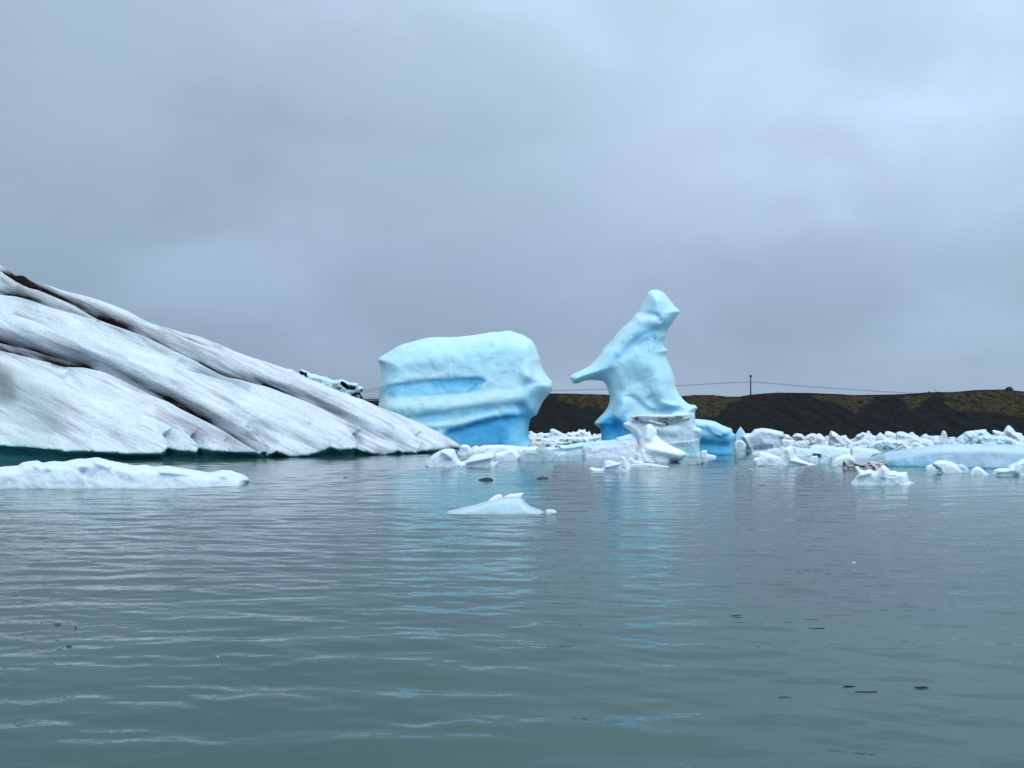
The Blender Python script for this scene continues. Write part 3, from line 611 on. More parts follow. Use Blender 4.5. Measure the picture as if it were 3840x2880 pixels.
# ------------------------------------------------------------------ blue block iceberg
berg('iceberg', 'broad blocky pale blue iceberg with a dark blue hollow band across its face', 'iceberg',
     P('C', (178, 1335), (175, 1100), (175, 960), (185, 880), (180, 780), (195, 700), (205, 620), (200, 570), (175, 520), (175, 500), (188, 485), (250, 450), (370, 375), (480, 340), (620, 303), (750, 290), (870, 292), (1000, 283), (1130, 265), (1260, 243), (1340, 240), (1400, 230), (1440, 232), (1500, 250), (1570, 275), (1620, 305), (1660, 340), (1685, 390), (1705, 450), (1728, 500), (1730, 545), (1750, 600), (1800, 670), (1840, 725), (1845, 770), (1825, 820), (1790, 860), (1750, 910), (1720, 970), (1690, 1035), (1640, 1065), (1620, 1120), (1612, 1180), (1613, 1240), (1630, 1290), (1670, 1340)),
     1676, M_blue, base=(.56, .83, .93), T=6.5, Tb=6., R=80, s=5.5, lean=.34, namp=.08, soft=15, rf=.5, sf=.42, nscale=.22, jag=.35,
     steps=[(P('C', (1210, 760), (1195, 705), (1100, 682), (900, 690), (650, 702), (400, 732), (190, 772)), 1.0, 42, None, .0),
            (P('C', (1640, 940), (1500, 925), (1300, 930), (1150, 945), (800, 1003), (480, 1055), (300, 1080)), .5, 38, None, 0.),
            (P('C', (1660, 1060), (1450, 1045), (1200, 1090), (1000, 1150), (800, 1205)), 1.3, 70, None, 0.),
            (P('C', (1560, 800), (1590, 770), (1700, 735), (1840, 745)), .8, 22, None, 0.)],
     relief=[(P('C', (150, 960), (500, 965), (900, 940), (1300, 890), (1550, 860)), 42, 1.0), (P('C', (600, 500), (1100, 520)), 130, 1.0), (P('C', (1610, 400), (1620, 520), (1600, 640)), 34, .9), (P('C', (1600, 670), (1830, 745)), 26, .9),
             (P('C', (560, 1150), (900, 1130), (1300, 1030)), 20, .7), (P('C', (1260, 365)), 26, -.3), (P('C', (1310, 560)), 12, -.2),
             (P('C', (300, 640), (700, 600)), 40, -.3)],
     paint=[(P('C', (250, 520), (900, 420), (1500, 420), (1500, 560), (900, 560)), 60, CYAN, .35), (P('C', (215, 780), (450, 745), (660, 715), (900, 700), (1120, 694), (1180, 720), (1120, 790), (900, 830), (600, 830), (300, 840)), 13, (.26, .65, .87), .9, True), (P('C', (720, 740), (950, 730), (1160, 715)), 20, (.10, .50, .80), .8),
            (P('C', (1040, 815), (1110, 750)), 9, DEEP, .7),
            (P('C', (180, 930), (600, 930), (1000, 900), (1500, 830)), 36, (.62, .86, .93), .8), (P('C', (450, 1080), (800, 1050), (1200, 980), (1550, 960)), 30, (.26, .65, .86), .8),
            (P('C', (560, 1165), (900, 1135), (1250, 1055), (1380, 1000)), 20, (.50, .78, .89), .6),
            (P('C', (820, 1215), (1020, 1165), (1220, 1110), (1450, 1055), (1630, 1080), (1600, 1250), (1450, 1300), (900, 1340)), 26, (.035, .38, .70), .95, True), (P('C', (1560, 950), (1660, 1000), (1500, 1080)), 34, (.10, .50, .80), .75),
            (P('C', (900, 1320), (1200, 1340)), 50, (.13, .48, .66), .55), (P('C', (1560, 1180), (1450, 1300), (1600, 1320)), 46, (.26, .65, .86), .75), (P('C', (1720, 800), (1600, 830), (1700, 900)), 28, (.28, .66, .87), .7),
            (P('C', (1260, 365)), 17, (.30, .58, .68), .6), (P('C', (1310, 560)), 8, (.30, .60, .72), .6), (P('C', (1370, 630), (1400, 610)), 7, (.22, .58, .72), .7), (P('C', (1660, 420), (1700, 560)), 20, (.58, .76, .86), .6)])

# ------------------------------------------------------------------ tall leaning iceberg
berg('iceberg', 'tall leaning pale blue iceberg with a pointed arm jutting to the left', 'iceberg',
     P('D', (425, 1440), (425, 1345), (420, 1270), (380, 1232), (374, 1210), (400, 1180), (440, 1140), (475, 1090), (490, 1040), (488, 1000), (470, 940), (440, 890), (400, 885), (340, 882), (290, 888), (250, 905), (205, 908), (193, 885), (180, 860), (190, 845), (215, 830), (270, 805), (310, 785), (350, 755), (400, 705), (440, 640), (490, 590), (540, 530), (590, 475), (650, 420), (685, 372), (715, 350), (735, 310), (765, 250), (785, 205), (810, 183), (840, 178), (880, 185), (920, 210), (960, 260), (1000, 310), (1038, 348), (1010, 385), (970, 450), (935, 500), (925, 550), (905, 590), (915, 625), (940, 645), (935, 668), (922, 690), (950, 750), (980, 820), (995, 870), (1000, 930), (1030, 990), (1070, 1040), (1110, 1070), (1155, 1078), (1172, 1100), (1155, 1125), (1155, 1180), (1160, 1260), (1170, 1440)),
     1694, M_blue, base=(.54, .82, .925), T=4.2, Tb=4., R=66, s=4.5, lean=.2, namp=.07, soft=11, rf=.6, sf=.45, nscale=.32, jag=.35,
     steps=[(P('D', (905, 425), (880, 385), (850, 362), (800, 350), (740, 350), (700, 362)), .9, 26, None, .2),
            (P('D', (1062, 1082), (1000, 1090), (930, 1078), (870, 1050), (845, 1010), (830, 985)), .9, 34, None, .3), (P('D', (860, 1112), (800, 1100), (760, 1072), (720, 1030), (680, 1002), (600, 1000)), .9, 34, None, .3),
            (P('D', (940, 485), (860, 500), (780, 530), (700, 580), (620, 640), (540, 740)), -0.35, 40, None, .2),
            (P('D', (560, 1330), (568, 1260), (556, 1190)), .8, 30, None, .4), (P('D', (800, 560), (815, 620), (870, 665), (920, 680)), -.3, 16, None, .4)],
     relief=[(P('D', (700, 420), (560, 560), (450, 720), (380, 800), (230, 865)), 48, 1.0), (P('D', (760, 400), (880, 440), (1000, 350)), 34, .7), (P('D', (850, 250)), 60, .7),
             (P('D', (620, 640), (720, 590), (860, 520)), 44, -.6), (P('D', (700, 740), (850, 820), (900, 950)), 70, .9), (P('D', (520, 830), (560, 960)), 36, -.5), (P('D', (650, 560), (560, 680)), 16, .3),
             (P('D', (840, 560), (850, 640)), 7, -.5), (P('D', (870, 550), (885, 640)), 6, .5), (P('D', (800, 590), (810, 660)), 7, .4), (P('D', (900, 640), (930, 650)), 7, .5), (P('D', (700, 690), (690, 640)), 6, .4),
             (P('D', (600, 1060), (580, 1150), (640, 1220)), 44, 1.4), (P('D', (480, 1200), (500, 1300)), 40, -1.0), (P('D', (540, 1260)), 30, -.8), (P('D', (900, 1070), (1150, 1090)), 22, .8), (P('D', (790, 950), (800, 900)), 8, -.2),
             (P('D', (420, 1140), (480, 1080)), 26, .3)],
     paint=[(P('D', (850, 240), (780, 330)), 60, (.50, .79, .90), .6), (P('D', (650, 440), (450, 700), (230, 860)), 22, (.56, .83, .92), .7), (P('D', (740, 400), (860, 400)), 24, (.64, .86, .93), .7), (P('D', (930, 440), (830, 490), (720, 560), (620, 640), (540, 700)), 26, MID, .55),
            (P('D', (480, 800), (400, 830)), 30, (.34, .72, .88), .5), (P('D', (700, 700), (850, 640), (800, 560)), 34, (.34, .71, .89), .55), (P('D', (800, 800), (750, 870), (560, 840)), 34, (.38, .74, .9), .45), (P('D', (680, 700), (690, 640)), 8, (.68, .88, .94), .6),
            (P('D', (600, 940), (900, 960), (960, 1020)), 30, (.56, .83, .93), .5), (P('D', (640, 1020), (800, 1080)), 24, (.6, .85, .93), .6),
            (P('D', (560, 1040), (520, 1120), (480, 1200)), 30, (.30, .68, .9), .6), (P('D', (440, 1230), (520, 1180), (600, 1230), (580, 1340), (430, 1350)), 22, (.02, .36, .72), .95, True), (P('D', (600, 1150), (640, 1300)), 26, (.18, .58, .84), .8),
            (P('D', (880, 1110), (1050, 1120)), 14, (.28, .67, .88), .6), (P('D', (500, 1330)), 34, (.10, .46, .70), .6)])
berg('iceberg', 'smooth rounded blue iceberg right behind the block with the black dirt cap', 'iceberg',
     P('D', (1080, 1468), (1090, 1190), (1150, 1184), (1250, 1192), (1310, 1205), (1360, 1230), (1410, 1250), (1440, 1262), (1448, 1290), (1470, 1312), (1475, 1340), (1462, 1370), (1458, 1410), (1462, 1468)),
     1708, M_blue, base=(.40, .72, .87), T=2.4, Tb=3., R=34, s=4, lean=.3, soft=8, namp=.07, nscale=.5, jag=.5,
     steps=[(P('D', (1245, 1225), (1265, 1265), (1300, 1300), (1360, 1325)), -.5, 18, None, .3)], relief=[(P('D', (1180, 1220), (1300, 1230), (1400, 1280)), 22, .5), (P('D', (1200, 1380), (1400, 1400)), 26, -.4)],
     paint=[(P('D', (1190, 1330), (1300, 1325), (1470, 1330), (1462, 1480), (1190, 1480)), 16, (.04, .34, .56), .9, True), (P('D', (1200, 1210), (1380, 1250)), 18, (.52, .78, .89), .7), (P('D', (1230, 1400)), 34, (.04, .36, .58), .6), (P('D', (1440, 1340), (1450, 1440)), 16, (.26, .54, .70), .6)])

# ------------------------------------------------------------------ pieces before the tall iceberg
berg('iceberg', 'pale block with a tilted black dirt cap in front of the tall leaning iceberg', 'iceberg',
     P('D', (700, 1480), (700, 1340), (672, 1300), (630, 1262), (597, 1232), (600, 1215), (640, 1198), (648, 1175), (680, 1156), (760, 1150), (850, 1148), (950, 1150), (1020, 1135), (1060, 1130), (1135, 1140), (1150, 1180), (1160, 1240), (1203, 1262), (1208, 1300), (1192, 1350), (1186, 1400), (1198, 1450), (1215, 1482)),
     1714, M_white, base=(.62, .76, .82), T=1.8, Tb=2.2, R=18, s=3.6, lean=.25, namp=.12, nscale=.9, jag=.9,
     steps=[(P('D', (1215, 1330), (1130, 1352), (1040, 1362), (940, 1372)), -.4, 20, None, .3), (P('D', (645, 1196), (780, 1202), (900, 1230), (1000, 1206), (1130, 1172)), -.5, 12, None, .5)],
     relief=[(P('D', (1180, 1270), (1200, 1310)), 16, .5), (P('D', (800, 1260), (1000, 1280)), 30, .3)],
     paint=[(P('D', (1000, 1420), (1100, 1450), (1190, 1460)), 34, (.40, .72, .80), .8), (P('D', (700, 1230), (650, 1240)), 20, (.74, .78, .84), .7), (P('D', (900, 1300), (1100, 1320)), 26, (.44, .60, .66), .4), (P('D', (1170, 1260), (1190, 1330)), 16, (.66, .84, .9), .7), (P('D', (880, 1140), (1060, 1140)), 6, (.75, .88, .93), .8)],
     dirt=[(P('D', (655, 1172), (760, 1164), (860, 1170), (1000, 1168), (1130, 1148), (1128, 1165), (1010, 1196), (910, 1222), (800, 1195), (680, 1190)), 4, .66, True), (P('D', (900, 1200), (940, 1225)), 6, .9), (P('D', (1040, 1280), (1060, 1310)), 9, .35), (P('D', (740, 1210), (900, 1250)), 12, .3)])
berg('ice_slab', 'long light blue ice slab with two black streaks sloping up to the tall iceberg', 'ice slab',
     P('I', (395, 640), (420, 540), (520, 540), (640, 528), (740, 500), (860, 482), (1000, 488), (1250, 440), (1600, 410), (1800, 392), (2000, 370)) + P('D', (520, 1338), (580, 1318), (650, 1303), (672, 1325), (705, 1360), (720, 1400), (725, 1460)),
     1707, M_white, base=(.56, .80, .89), T=1.6, R=16, s=3.6, lean=.6, namp=.16, nscale=.8,
     relief=[(P('I', (600, 560), (1000, 540), (1600, 470)), 12, .3)], paint=[(P('I', (450, 570), (700, 560), (900, 580)), 14, (.74, .82, .88), .8), (P('I', (1000, 660), (1500, 660)), 10, GREY, .7), (P('I', (1200, 500), (2100, 400)), 14, (.44, .78, .9), .6)],
     dirt=[(P('I', (735, 530), (790, 522), (830, 545), (845, 575)), 3.2, 1.), (P('I', (935, 575), (955, 600)), 3, .9)])
berg('ice_slab', 'lavender-grey ice slab between the light blue slab and the white pyramid chunk', 'ice slab',
     P('D', (282, 1480), (278, 1415), (300, 1392), (400, 1386), (520, 1376), (600, 1346), (690, 1350), (716, 1390), (716, 1450), (722, 1490)), 1716, M_white, base=(.62, .68, .77), T=1.3, R=15, s=3.6, lean=.7, namp=.2, nscale=.9,
     steps=[(P('D', (320, 1470), (420, 1450), (520, 1400), (620, 1385)), .3, 10, None)], paint=[(P('D', (310, 1410), (330, 1430)), 9, (.42, .40, .48), .7), (P('D', (560, 1450), (680, 1440)), 16, (.72, .76, .84), .7), (P('D', (600, 1360), (690, 1370)), 8, (.56, .76, .88), .7)], dirt=[(P('D', (320, 1405), (345, 1420)), 5, .35)])
berg('ice_chunk', 'bright white pyramid-shaped ice chunk before the dirt-capped block', 'ice chunk',
     P('Fc', (625, 800), (615, 720), (620, 680), (650, 655), (665, 600), (668, 540), (690, 480), (728, 380), (750, 335), (790, 308), (830, 315), (870, 360), (895, 400), (898, 450), (950, 500), (1020, 550), (1100, 592), (1180, 625), (1250, 665), (1272, 697), (1240, 742), (1180, 785), (1080, 800), (1075, 812)),
     1735, M_white, base=(.86, .92, .95), T=1.1, Tb=1.3, R=22, s=3.3, lean=.35, namp=.10, nscale=1.3, jag=.7,  relief=[(P('Fc', (790, 340), (780, 480)), 22, .3), (P('Fc', (800, 620), (1150, 690)), 26, .4), (P('Fc', (720, 660), (770, 780)), 12, .2)],
     paint=[(P('Fc', (660, 720), (720, 760)), 10, GREY, .6), (P('Fc', (800, 520)), 20, (.70, .78, .86), .3), (P('Fc', (850, 740), (890, 790)), 9, GTEAL, .7), (P('Fc', (1000, 740), (1150, 770)), 10, (.66, .78, .86), .5)])
berg('ice_floe', 'thin flat white ice floe lying at the foot of the white pyramid chunk', 'ice floe',
     P('Fc', (555, 852), (575, 822), (640, 812), (750, 805), (860, 815), (940, 832), (1060, 852)), 1751, M_white, T=.5, Tb=.4, R=5, s=2.6, namp=.2, nscale=2)
berg('ice_chunk', 'low wavy white ice chunk between the horned chunk and pyramid chunk', 'ice chunk',
     P('Fc', (500, 800), (520, 755), (570, 728), (620, 768), (700, 782), (725, 805)), 1737, M_white, T=.5, R=7, s=2.8, namp=.2, nscale=2, base=(.72, .80, .88))
berg('ice_chunk', 'small white ice chunk with an upright horn, nearest before the tall iceberg', 'ice chunk',
     P('Fc', (28, 902), (38, 868), (58, 856), (130, 868), (190, 870), (218, 850), (214, 812), (230, 776), (300, 765), (380, 790), (425, 778), (430, 732), (460, 715), (500, 740), (530, 790), (568, 840), (570, 900)),
     1767, M_white, T=.8, Tb=.7, R=11, s=2.8, lean=.2, namp=.18, nscale=1.8, relief=[(P('Fc', (470, 750), (480, 850)), 9, .2), (P('Fc', (240, 860), (400, 820)), 10, .2)],
     paint=[(P('Fc', (270, 790), (340, 790)), 8, (.66, .76, .85), .6), (P('Fc', (360, 885), (410, 880)), 4, GTEAL, .8)])
berg('ice_chunk', 'small stepped white ice chunk at the right foot of the dirt-capped block', 'ice chunk',
     P('Fc', (1450, 740), (1458, 655), (1490, 645), (1532, 640), (1542, 685), (1600, 700), (1645, 712), (1655, 740)), 1718, M_white, T=.6, R=6, s=2.8, namp=.15, nscale=1.8)
berg('ice_chunk', 'grey-green half-sunken ice piece right of the white pyramid chunk', 'ice chunk',
     P('Fc', (1180, 825), (1250, 775), (1330, 750), (1420, 745), (1490, 765), (1495, 800), (1466, 828)), 1741, M_clear, base=(.20, .31, .33), T=.9, R=8, s=3, lean=.8, dirt=[(P('Fc', (1400, 818), (1465, 822)), 2.5, .8)])

# ------------------------------------------------------------------ strip between the striped tip and the tall iceberg
berg('ice_slab', 'long low white ice slab lying along the foot of the blue block', 'ice slab',
     P('E', (560, 520), (640, 385), (690, 357), (735, 368), (760, 358), (800, 350), (950, 348), (1050, 350), (1150, 365), (1270, 368), (1385, 366), (1420, 400), (1430, 500)), 1718, M_white, base=(.74, .84, .91), T=1.3, R=14, s=3.6, lean=.4, namp=.2, nscale=1.1, jag=1.2,
     steps=[(P('E', (1080, 385), (1150, 410), (1200, 405), (1240, 392)), .25, 10, None)], paint=[(P('E', (700, 440), (1300, 440)), 14, (.62, .74, .84), .5)])
berg('ice_chunk', 'small tilted white ice chunk touching the tip of the striped iceberg', 'ice chunk',
     P('E', (505, 520), (508, 420), (515, 370), (545, 346), (590, 345), (630, 370), (650, 400), (652, 460), (640, 520)), 1722, M_white, T=.9, R=11, s=3, namp=.2, nscale=1.5, steps=[(P('E', (520, 400), (560, 440), (600, 420)), .2, 8, None)])
berg('ice_chunk', 'dull grey-green ice chunk beside the tip of the striped iceberg', 'ice chunk',
     P('E', (470, 520), (492, 420), (520, 432), (560, 445), (600, 425), (640, 430), (662, 455), (655, 485), (620, 520)), 1728, M_clear, base=(.40, .52, .56), T=.7, R=8, s=3, namp=.2, nscale=2)
berg('ice_chunk', 'little round white ice chunk between the grey-green one and the long slab', 'ice chunk',
     P('E', (650, 490), (655, 425), (680, 408), (708, 415), (714, 440), (706, 490)), 1722, M_white, T=.4, R=6, s=2.8)
berg('ice_chunk', 'white ice chunk with a tall dome and a long wing to its right', 'ice chunk',
     P('E', (130, 580), (140, 548), (160, 520), (200, 470), (260, 430), (330, 397), (400, 390), (452, 400), (475, 450), (495, 500), (530, 532), (590, 515), (650, 465), (740, 447), (840, 440), (905, 440), (912, 480), (888, 532), (935, 528), (938, 560), (928, 600)),
     1751, M_white, T=1.1, R=16, s=3.3, lean=.2, namp=.15, nscale=1.3, relief=[(P('E', (330, 430), (400, 480)), 16, .3), (P('E', (600, 540), (860, 490)), 12, .3)], paint=[(P('E', (650, 580), (900, 580)), 8, (.62, .78, .85), .7), (P('E', (440, 600), (600, 600)), 5, (.5, .6, .66), .7)])
berg('ice_chunk', 'smooth white domed ice chunk between the winged chunk and the jagged teal one', 'ice chunk',
     P('E', (880, 528), (885, 470), (915, 432), (1000, 420), (1040, 395), (1085, 385), (1135, 410), (1182, 470), (1180, 528)), 1729, M_white, base=(.76, .86, .92), T=1., R=16, s=3.3, namp=.12, nscale=1.2, dirt=[(P('E', (915, 432), (960, 425)), 2.5, .45)])
berg('ice_chunk', 'jagged translucent grey-teal ice chunk right of the smooth white dome', 'ice chunk',
     P('E', (1165, 532), (1180, 470), (1205, 432), (1250, 408), (1330, 412), (1355, 400), (1390, 368), (1450, 382), (1500, 402), (1545, 432), (1562, 480), (1550, 534)), 1730, M_clear, base=(.42, .57, .62), T=.9, R=9, s=3.3, namp=.12, nscale=1.5, jag=1.6,
     paint=[(P('E', (1400, 380), (1540, 430)), 4, (.2, .28, .3), .6), (P('E', (1500, 490), (1540, 500)), 12, (.62, .78, .86), .7), (P('E', (1300, 480)), 16, (.52, .66, .72), .6)])
berg('ice_chunk', 'tiny white ice chunk below the black streaks of the light blue slab', 'ice chunk',
     P('I', (775, 720), (790, 690), (850, 655), (940, 638), (958, 670), (955, 722)), 1711, M_white, T=.4, R=5, s=2.6)

# ------------------------------------------------------------------ floes in the foreground
o = berg('ice_floe', 'long low white ice floe with melt dimples floating before the striped iceberg', 'ice floe',
     P('A', (-420, 1545), (-400, 1500), (-300, 1470), (-120, 1430), (0, 1412), (60, 1406), (110, 1402), (150, 1382), (230, 1372), (270, 1385), (330, 1375), (400, 1378), (470, 1362), (540, 1360), (600, 1352), (640, 1360), (700, 1375), (780, 1390), (840, 1402), (900, 1398), (960, 1410), (1050, 1405), (1130, 1418), (1220, 1432), (1310, 1445), (1380, 1432), (1440, 1435), (1500, 1455), (1540, 1475), (1552, 1498), (1535, 1515)),
     [(-300, 1834), (500, 1834), (700, 1830), (960, 1818)], M_white, base=(.71, .80, .86), T=2.3, Tb=2., R=34, s=4.5, lean=.5, namp=.10, nscale=.8, jag=.8,
     steps=[(P('A', (410, 1410), (470, 1440), (500, 1470), (560, 1485), (600, 1450), (640, 1430)), .22, 16, None, .4), (P('A', (640, 1395), (700, 1440), (740, 1500)), .15, 16, None), (P('A', (820, 1420), (870, 1460), (900, 1520)), .12, 14, None)],
     relief=[(P('A', (600, 1375), (680, 1400)), 22, .3), (P('A', (520, 1440)), 24, -.35), (P('A', (230, 1400), (300, 1410)), 22, .25), (P('A', (1000, 1440), (1400, 1465)), 14, .25)],
     paint=[(P('A', (0, 1548), (600, 1552), (900, 1548)), 13, (.42, .62, .64), .75), (P('A', (500, 1425), (590, 1440)), 16, (.62, .74, .82), .7), (P('A', (550, 1475)), 10, (.55, .70, .78), .7), (P('A', (900, 1500), (1400, 1500)), 16, (.66, .76, .82), .5)])
mid = berg('ice_floe', 'smooth pale blue wedge-shaped ice floe with two white sheets on its back', 'ice floe',
     P('M', (270, 552), (285, 515), (340, 492), (450, 466), (560, 435), (680, 410), (780, 378), (850, 360), (950, 335), (1050, 315), (1200, 308), (1290, 315), (1340, 345), (1380, 390), (1430, 430), (1500, 460), (1560, 475), (1620, 510), (1645, 552)),
     1930, M_clear, base=(.50, .67, .74), T=.75, Tb=.7, R=26, s=4, lean=.5, namp=.05, nscale=1.2, jag=.2,
     paint=[(P('M', (1100, 400), (1200, 480)), 50, (.52, .72, .84), .8), (P('M', (300, 540), (800, 560), (1600, 550)), 14, (.36, .52, .56), .6), (P('M', (1400, 480), (1600, 530)), 18, (.36, .54, .58), .5)])
berg('ice_sheet', 'x', None, P('M', (835, 375), (850, 355), (900, 318), (960, 280), (1010, 267), (1040, 280), (1048, 325), (960, 360), (860, 385)), 1930, M_white, base=(.86, .92, .95), T=.08, Tb=.35, doff=.42, R=5, s=2.6, lean=.5, closed_bottom=False, parent=mid, lin=True, jag=.4)['label'] = 'small white triangular sheet'
berg('ice_sheet', 'y', None, P('M', (1045, 322), (1060, 308), (1150, 268), (1250, 258), (1345, 250), (1322, 285), (1298, 332), (1200, 330)), 1930, M_white, base=(.84, .91, .95), T=.08, Tb=.35, doff=.42, R=5, s=2.6, lean=.5, closed_bottom=False, parent=mid, lin=True, jag=.4)['label'] = 'longer white sheet with a raised pointed corner'
berg('ice_chip', 'small flat glassy ice chip just right of the pale blue wedge floe', 'ice chip',
     P('M', (1640, 540), (1645, 490), (1700, 480), (1770, 490), (1806, 528), (1790, 550)), 1930, M_white, base=(.66, .76, .82), T=.2, R=5, s=2.4, jag=.8, dirt=[(P('M', (1710, 545), (1780, 545)), 2.2, 1.)])

# ------------------------------------------------------------------ right-hand ice field (back to front)
W_, C_K = 'ice chunk', 'ice floe'
def ch(label, top, wl, name='ice_chunk', cat='ice chunk', **kw):
    hp = (wl if isinstance(wl, (int, float)) else 1740) - min(p[1] for p in top)
    kw.setdefault('R', max(3.5, .30 * hp)); kw.setdefault('lin', True); kw['nscale'] = kw.get('nscale', 1.1); kw['namp'] = max(kw.get('namp', .4), .4) if kw.get('mat') is None else kw.get('namp', .2)
    kw.setdefault('s', 3.2); kw.setdefault('namp', .22); kw.setdefault('nscale', .8); kw.setdefault('lean', .2); kw.setdefault('mat', M_far); kw.setdefault('jag', 1.0)
    return berg(name, label, cat, top, wl, **kw)
PINK = (.62, .60, .68)
# far strip seen between the two blue icebergs
ch('far flat white ice piece directly right of the blue block waist', P('I', (170, 330), (185, 205), (250, 203), (290, 240), (350, 262), (380, 245), (450, 225), (490, 252), (560, 245), (625, 240), (640, 330)), 1641, base=(.76, .84, .9), s=2.6)
ch('far white ice hump with a pinkish stain in the gap between the blue icebergs', P('I', (615, 330), (618, 190), (650, 155), (700, 155), (770, 185), (850, 230), (960, 270), (985, 330)), 1641, base=(.74, .80, .87), s=2.6, paint=[(P('I', (760, 280), (860, 290)), 10, PINK, .8)])
ch('far spiky white ice ridge in the gap left of the tall iceberg', P('I', (900, 330), (945, 265), (1000, 225), (1060, 235), (1100, 208), (1140, 225), (1180, 215), (1230, 155), (1262, 182), (1290, 170), (1310, 182), (1350, 152), (1362, 205), (1400, 232), (1440, 200), (1470, 262), (1500, 330)), 1641, base=(.78, .86, .91), s=2.4, jag=1.6, lin=True)
ch('far low white ice lump closest to the left foot of the tall iceberg', P('I', (1480, 335), (1510, 268), (1560, 243), (1575, 282), (1620, 265), (1695, 250), (1720, 335)), 1642, s=2.6, base=(.74, .82, .88), dirt=[(P('I', (1420, 280), (1500, 285)), 4, .5), (P('I', (1640, 290), (1660, 300)), 4, .7)])
ch('white rounded ice floe low in the gap beside the blue block foot', P('I', (150, 450), (178, 375), (200, 335), (330, 320), (450, 332), (560, 352), (620, 335), (662, 308), (700, 365), (820, 420), (860, 450)), 1663, name='ice_floe', cat='ice floe', base=(.76, .83, .89), s=2.8)
ch('white ice floe low in the gap beside the tall iceberg foot', P('I', (690, 440), (740, 345), (1000, 320), (1300, 330), (1500, 312), (1700, 298), (1720, 430)), 1660, name='ice_floe', cat='ice floe', base=(.74, .84, .9), s=2.8, paint=[(P('I', (800, 380), (1200, 370)), 7, (.58, .70, .80), .6)])
ch('grey-shaded ice floe nearest in the gap, above the long white slab', P('I', (190, 520), (205, 425), (310, 418), (600, 425), (800, 430), (1000, 428), (1110, 436), (1000, 470), (800, 520)), 1676, name='ice_floe', cat='ice floe', base=(.62, .70, .77), s=2.8)
# far right rows
ch('small pale blue pyramid of ice just right of the rounded blue iceberg', P('J', (190, 330), (205, 205), (240, 130), (285, 72), (330, 130), (358, 175), (362, 330)), 1669, base=(.46, .74, .88), s=2.6, lin=True, mat=M_blue)
ch('low white ice floe under the small blue pyramid', P('J', (195, 335), (205, 285), (250, 262), (300, 262), (355, 305), (368, 335)), 1671, name='ice_floe', cat='ice floe', s=2.6)
ch('large white block of ice with a narrow grey-streaked foot right of the rounded blue iceberg', P('J', (400, 430), (388, 370), (360, 322), (328, 272), (288, 240), (294, 200), (330, 175), (380, 165), (420, 165), (450, 140), (470, 112), (570, 92), (660, 100), (760, 118), (820, 135), (875, 145), (893, 190), (882, 245), (852, 250), (846, 300), (832, 400)), 1695, name='iceberg', cat='iceberg',
   mat=M_white, base=(.64, .75, .83), T=1.6, R=16, s=3.2, lean=.05, namp=.16, nscale=.9,
   steps=[(P('J', (380, 190), (385, 260), (420, 330), (465, 415)), .4, 14, None, .3), (P('J', (560, 400), (570, 330), (590, 300)), .15, 10, None)], relief=[(P('J', (340, 220), (400, 360)), 9, .4), (P('J', (480, 380), (700, 360)), 14, -.5)],
   paint=[(P('J', (460, 140), (800, 160)), 12, (.74, .85, .92), .7), (P('J', (480, 390), (640, 390)), 10, (.34, .42, .48), .7), (P('J', (320, 200), (370, 330), (420, 410)), 7, (.48, .56, .62), .7), (P('J', (760, 300), (700, 200)), 14, (.60, .76, .86), .6)])
ch('low white ice floe directly right of the large white block', P('J', (845, 355), (850, 265), (870, 252), (1025, 254), (1040, 290), (1060, 355)), 1677, name='ice_floe', cat='ice floe', s=2.8)
ch('flat double-layered ice floe under the two-lobed grey piece', P('J', (1010, 360), (1030, 285), (1100, 270), (1230, 262), (1242, 295), (1225, 355)), 1679, name='ice_floe', cat='ice floe', s=2.8, steps=[(P('J', (1060, 315), (1150, 290), (1230, 300)), .3, 6, None)])
ch('two-lobed grey ice piece, first standing against the black bank right of the block', P('J', (1035, 330), (1028, 265), (992, 218), (1020, 180), (1060, 163), (1130, 175), (1170, 210), (1215, 185), (1260, 165), (1310, 165), (1370, 208), (1388, 245), (1372, 330)), 1668, base=(.62, .68, .75), s=2.8, T=3, paint=[(P('J', (1000, 200), (1160, 190)), 7, (.78, .84, .9), .8), (P('J', (1220, 195), (1370, 225)), 7, (.76, .82, .88), .8), (P('J', (1060, 240), (1340, 270)), 8, (.44, .48, .54), .5)])
ch('tiny white ice lump between the two-lobed grey piece and the horn', P('J', (1375, 335), (1385, 245), (1420, 222), (1460, 235), (1468, 268), (1502, 290), (1525, 335)), 1671, s=2.6, base=(.76, .82, .88))
ch('grey ice horn with a sharp upright tip against the black bank', P('J', (1490, 345), (1500, 290), (1505, 200), (1520, 142), (1545, 128), (1590, 150), (1650, 195), (1690, 240), (1745, 315), (1765, 350)), 1676, base=(.66, .74, .81), s=2.8, T=3, paint=[(P('J', (1530, 200), (1590, 300)), 10, (.52, .58, .64), .6), (P('J', (1520, 140), (1620, 180)), 6, (.80, .86, .9), .8)])
ch('white faceted ice piece right behind the grey horn', P('J', (1640, 330), (1655, 218), (1675, 200), (1740, 188), (1772, 235), (1830, 270), (1870, 335)), 1669, s=2.8, lin=True, base=(.74, .83, .9))
ch('white ice heap with a small knob on top, right of the grey horn', P('J', (1800, 330), (1840, 262), (1890, 188), (1940, 165), (1975, 150), (2020, 162), (2040, 128), (2075, 140), (2085, 182), (2135, 222), (2170, 330)), 1667, s=2.6, base=(.70, .79, .86), relief=[(P('J', (1900, 220), (1980, 180)), 7, .8)], jag=1.5)
ch('broad white ice lump low under the knobbed heap', P('J', (1750, 375), (1765, 325), (1820, 300), (1920, 268), (2000, 235), (2060, 270), (2110, 300), (2160, 375)), 1680, s=2.8, base=(.70, .81, .88))
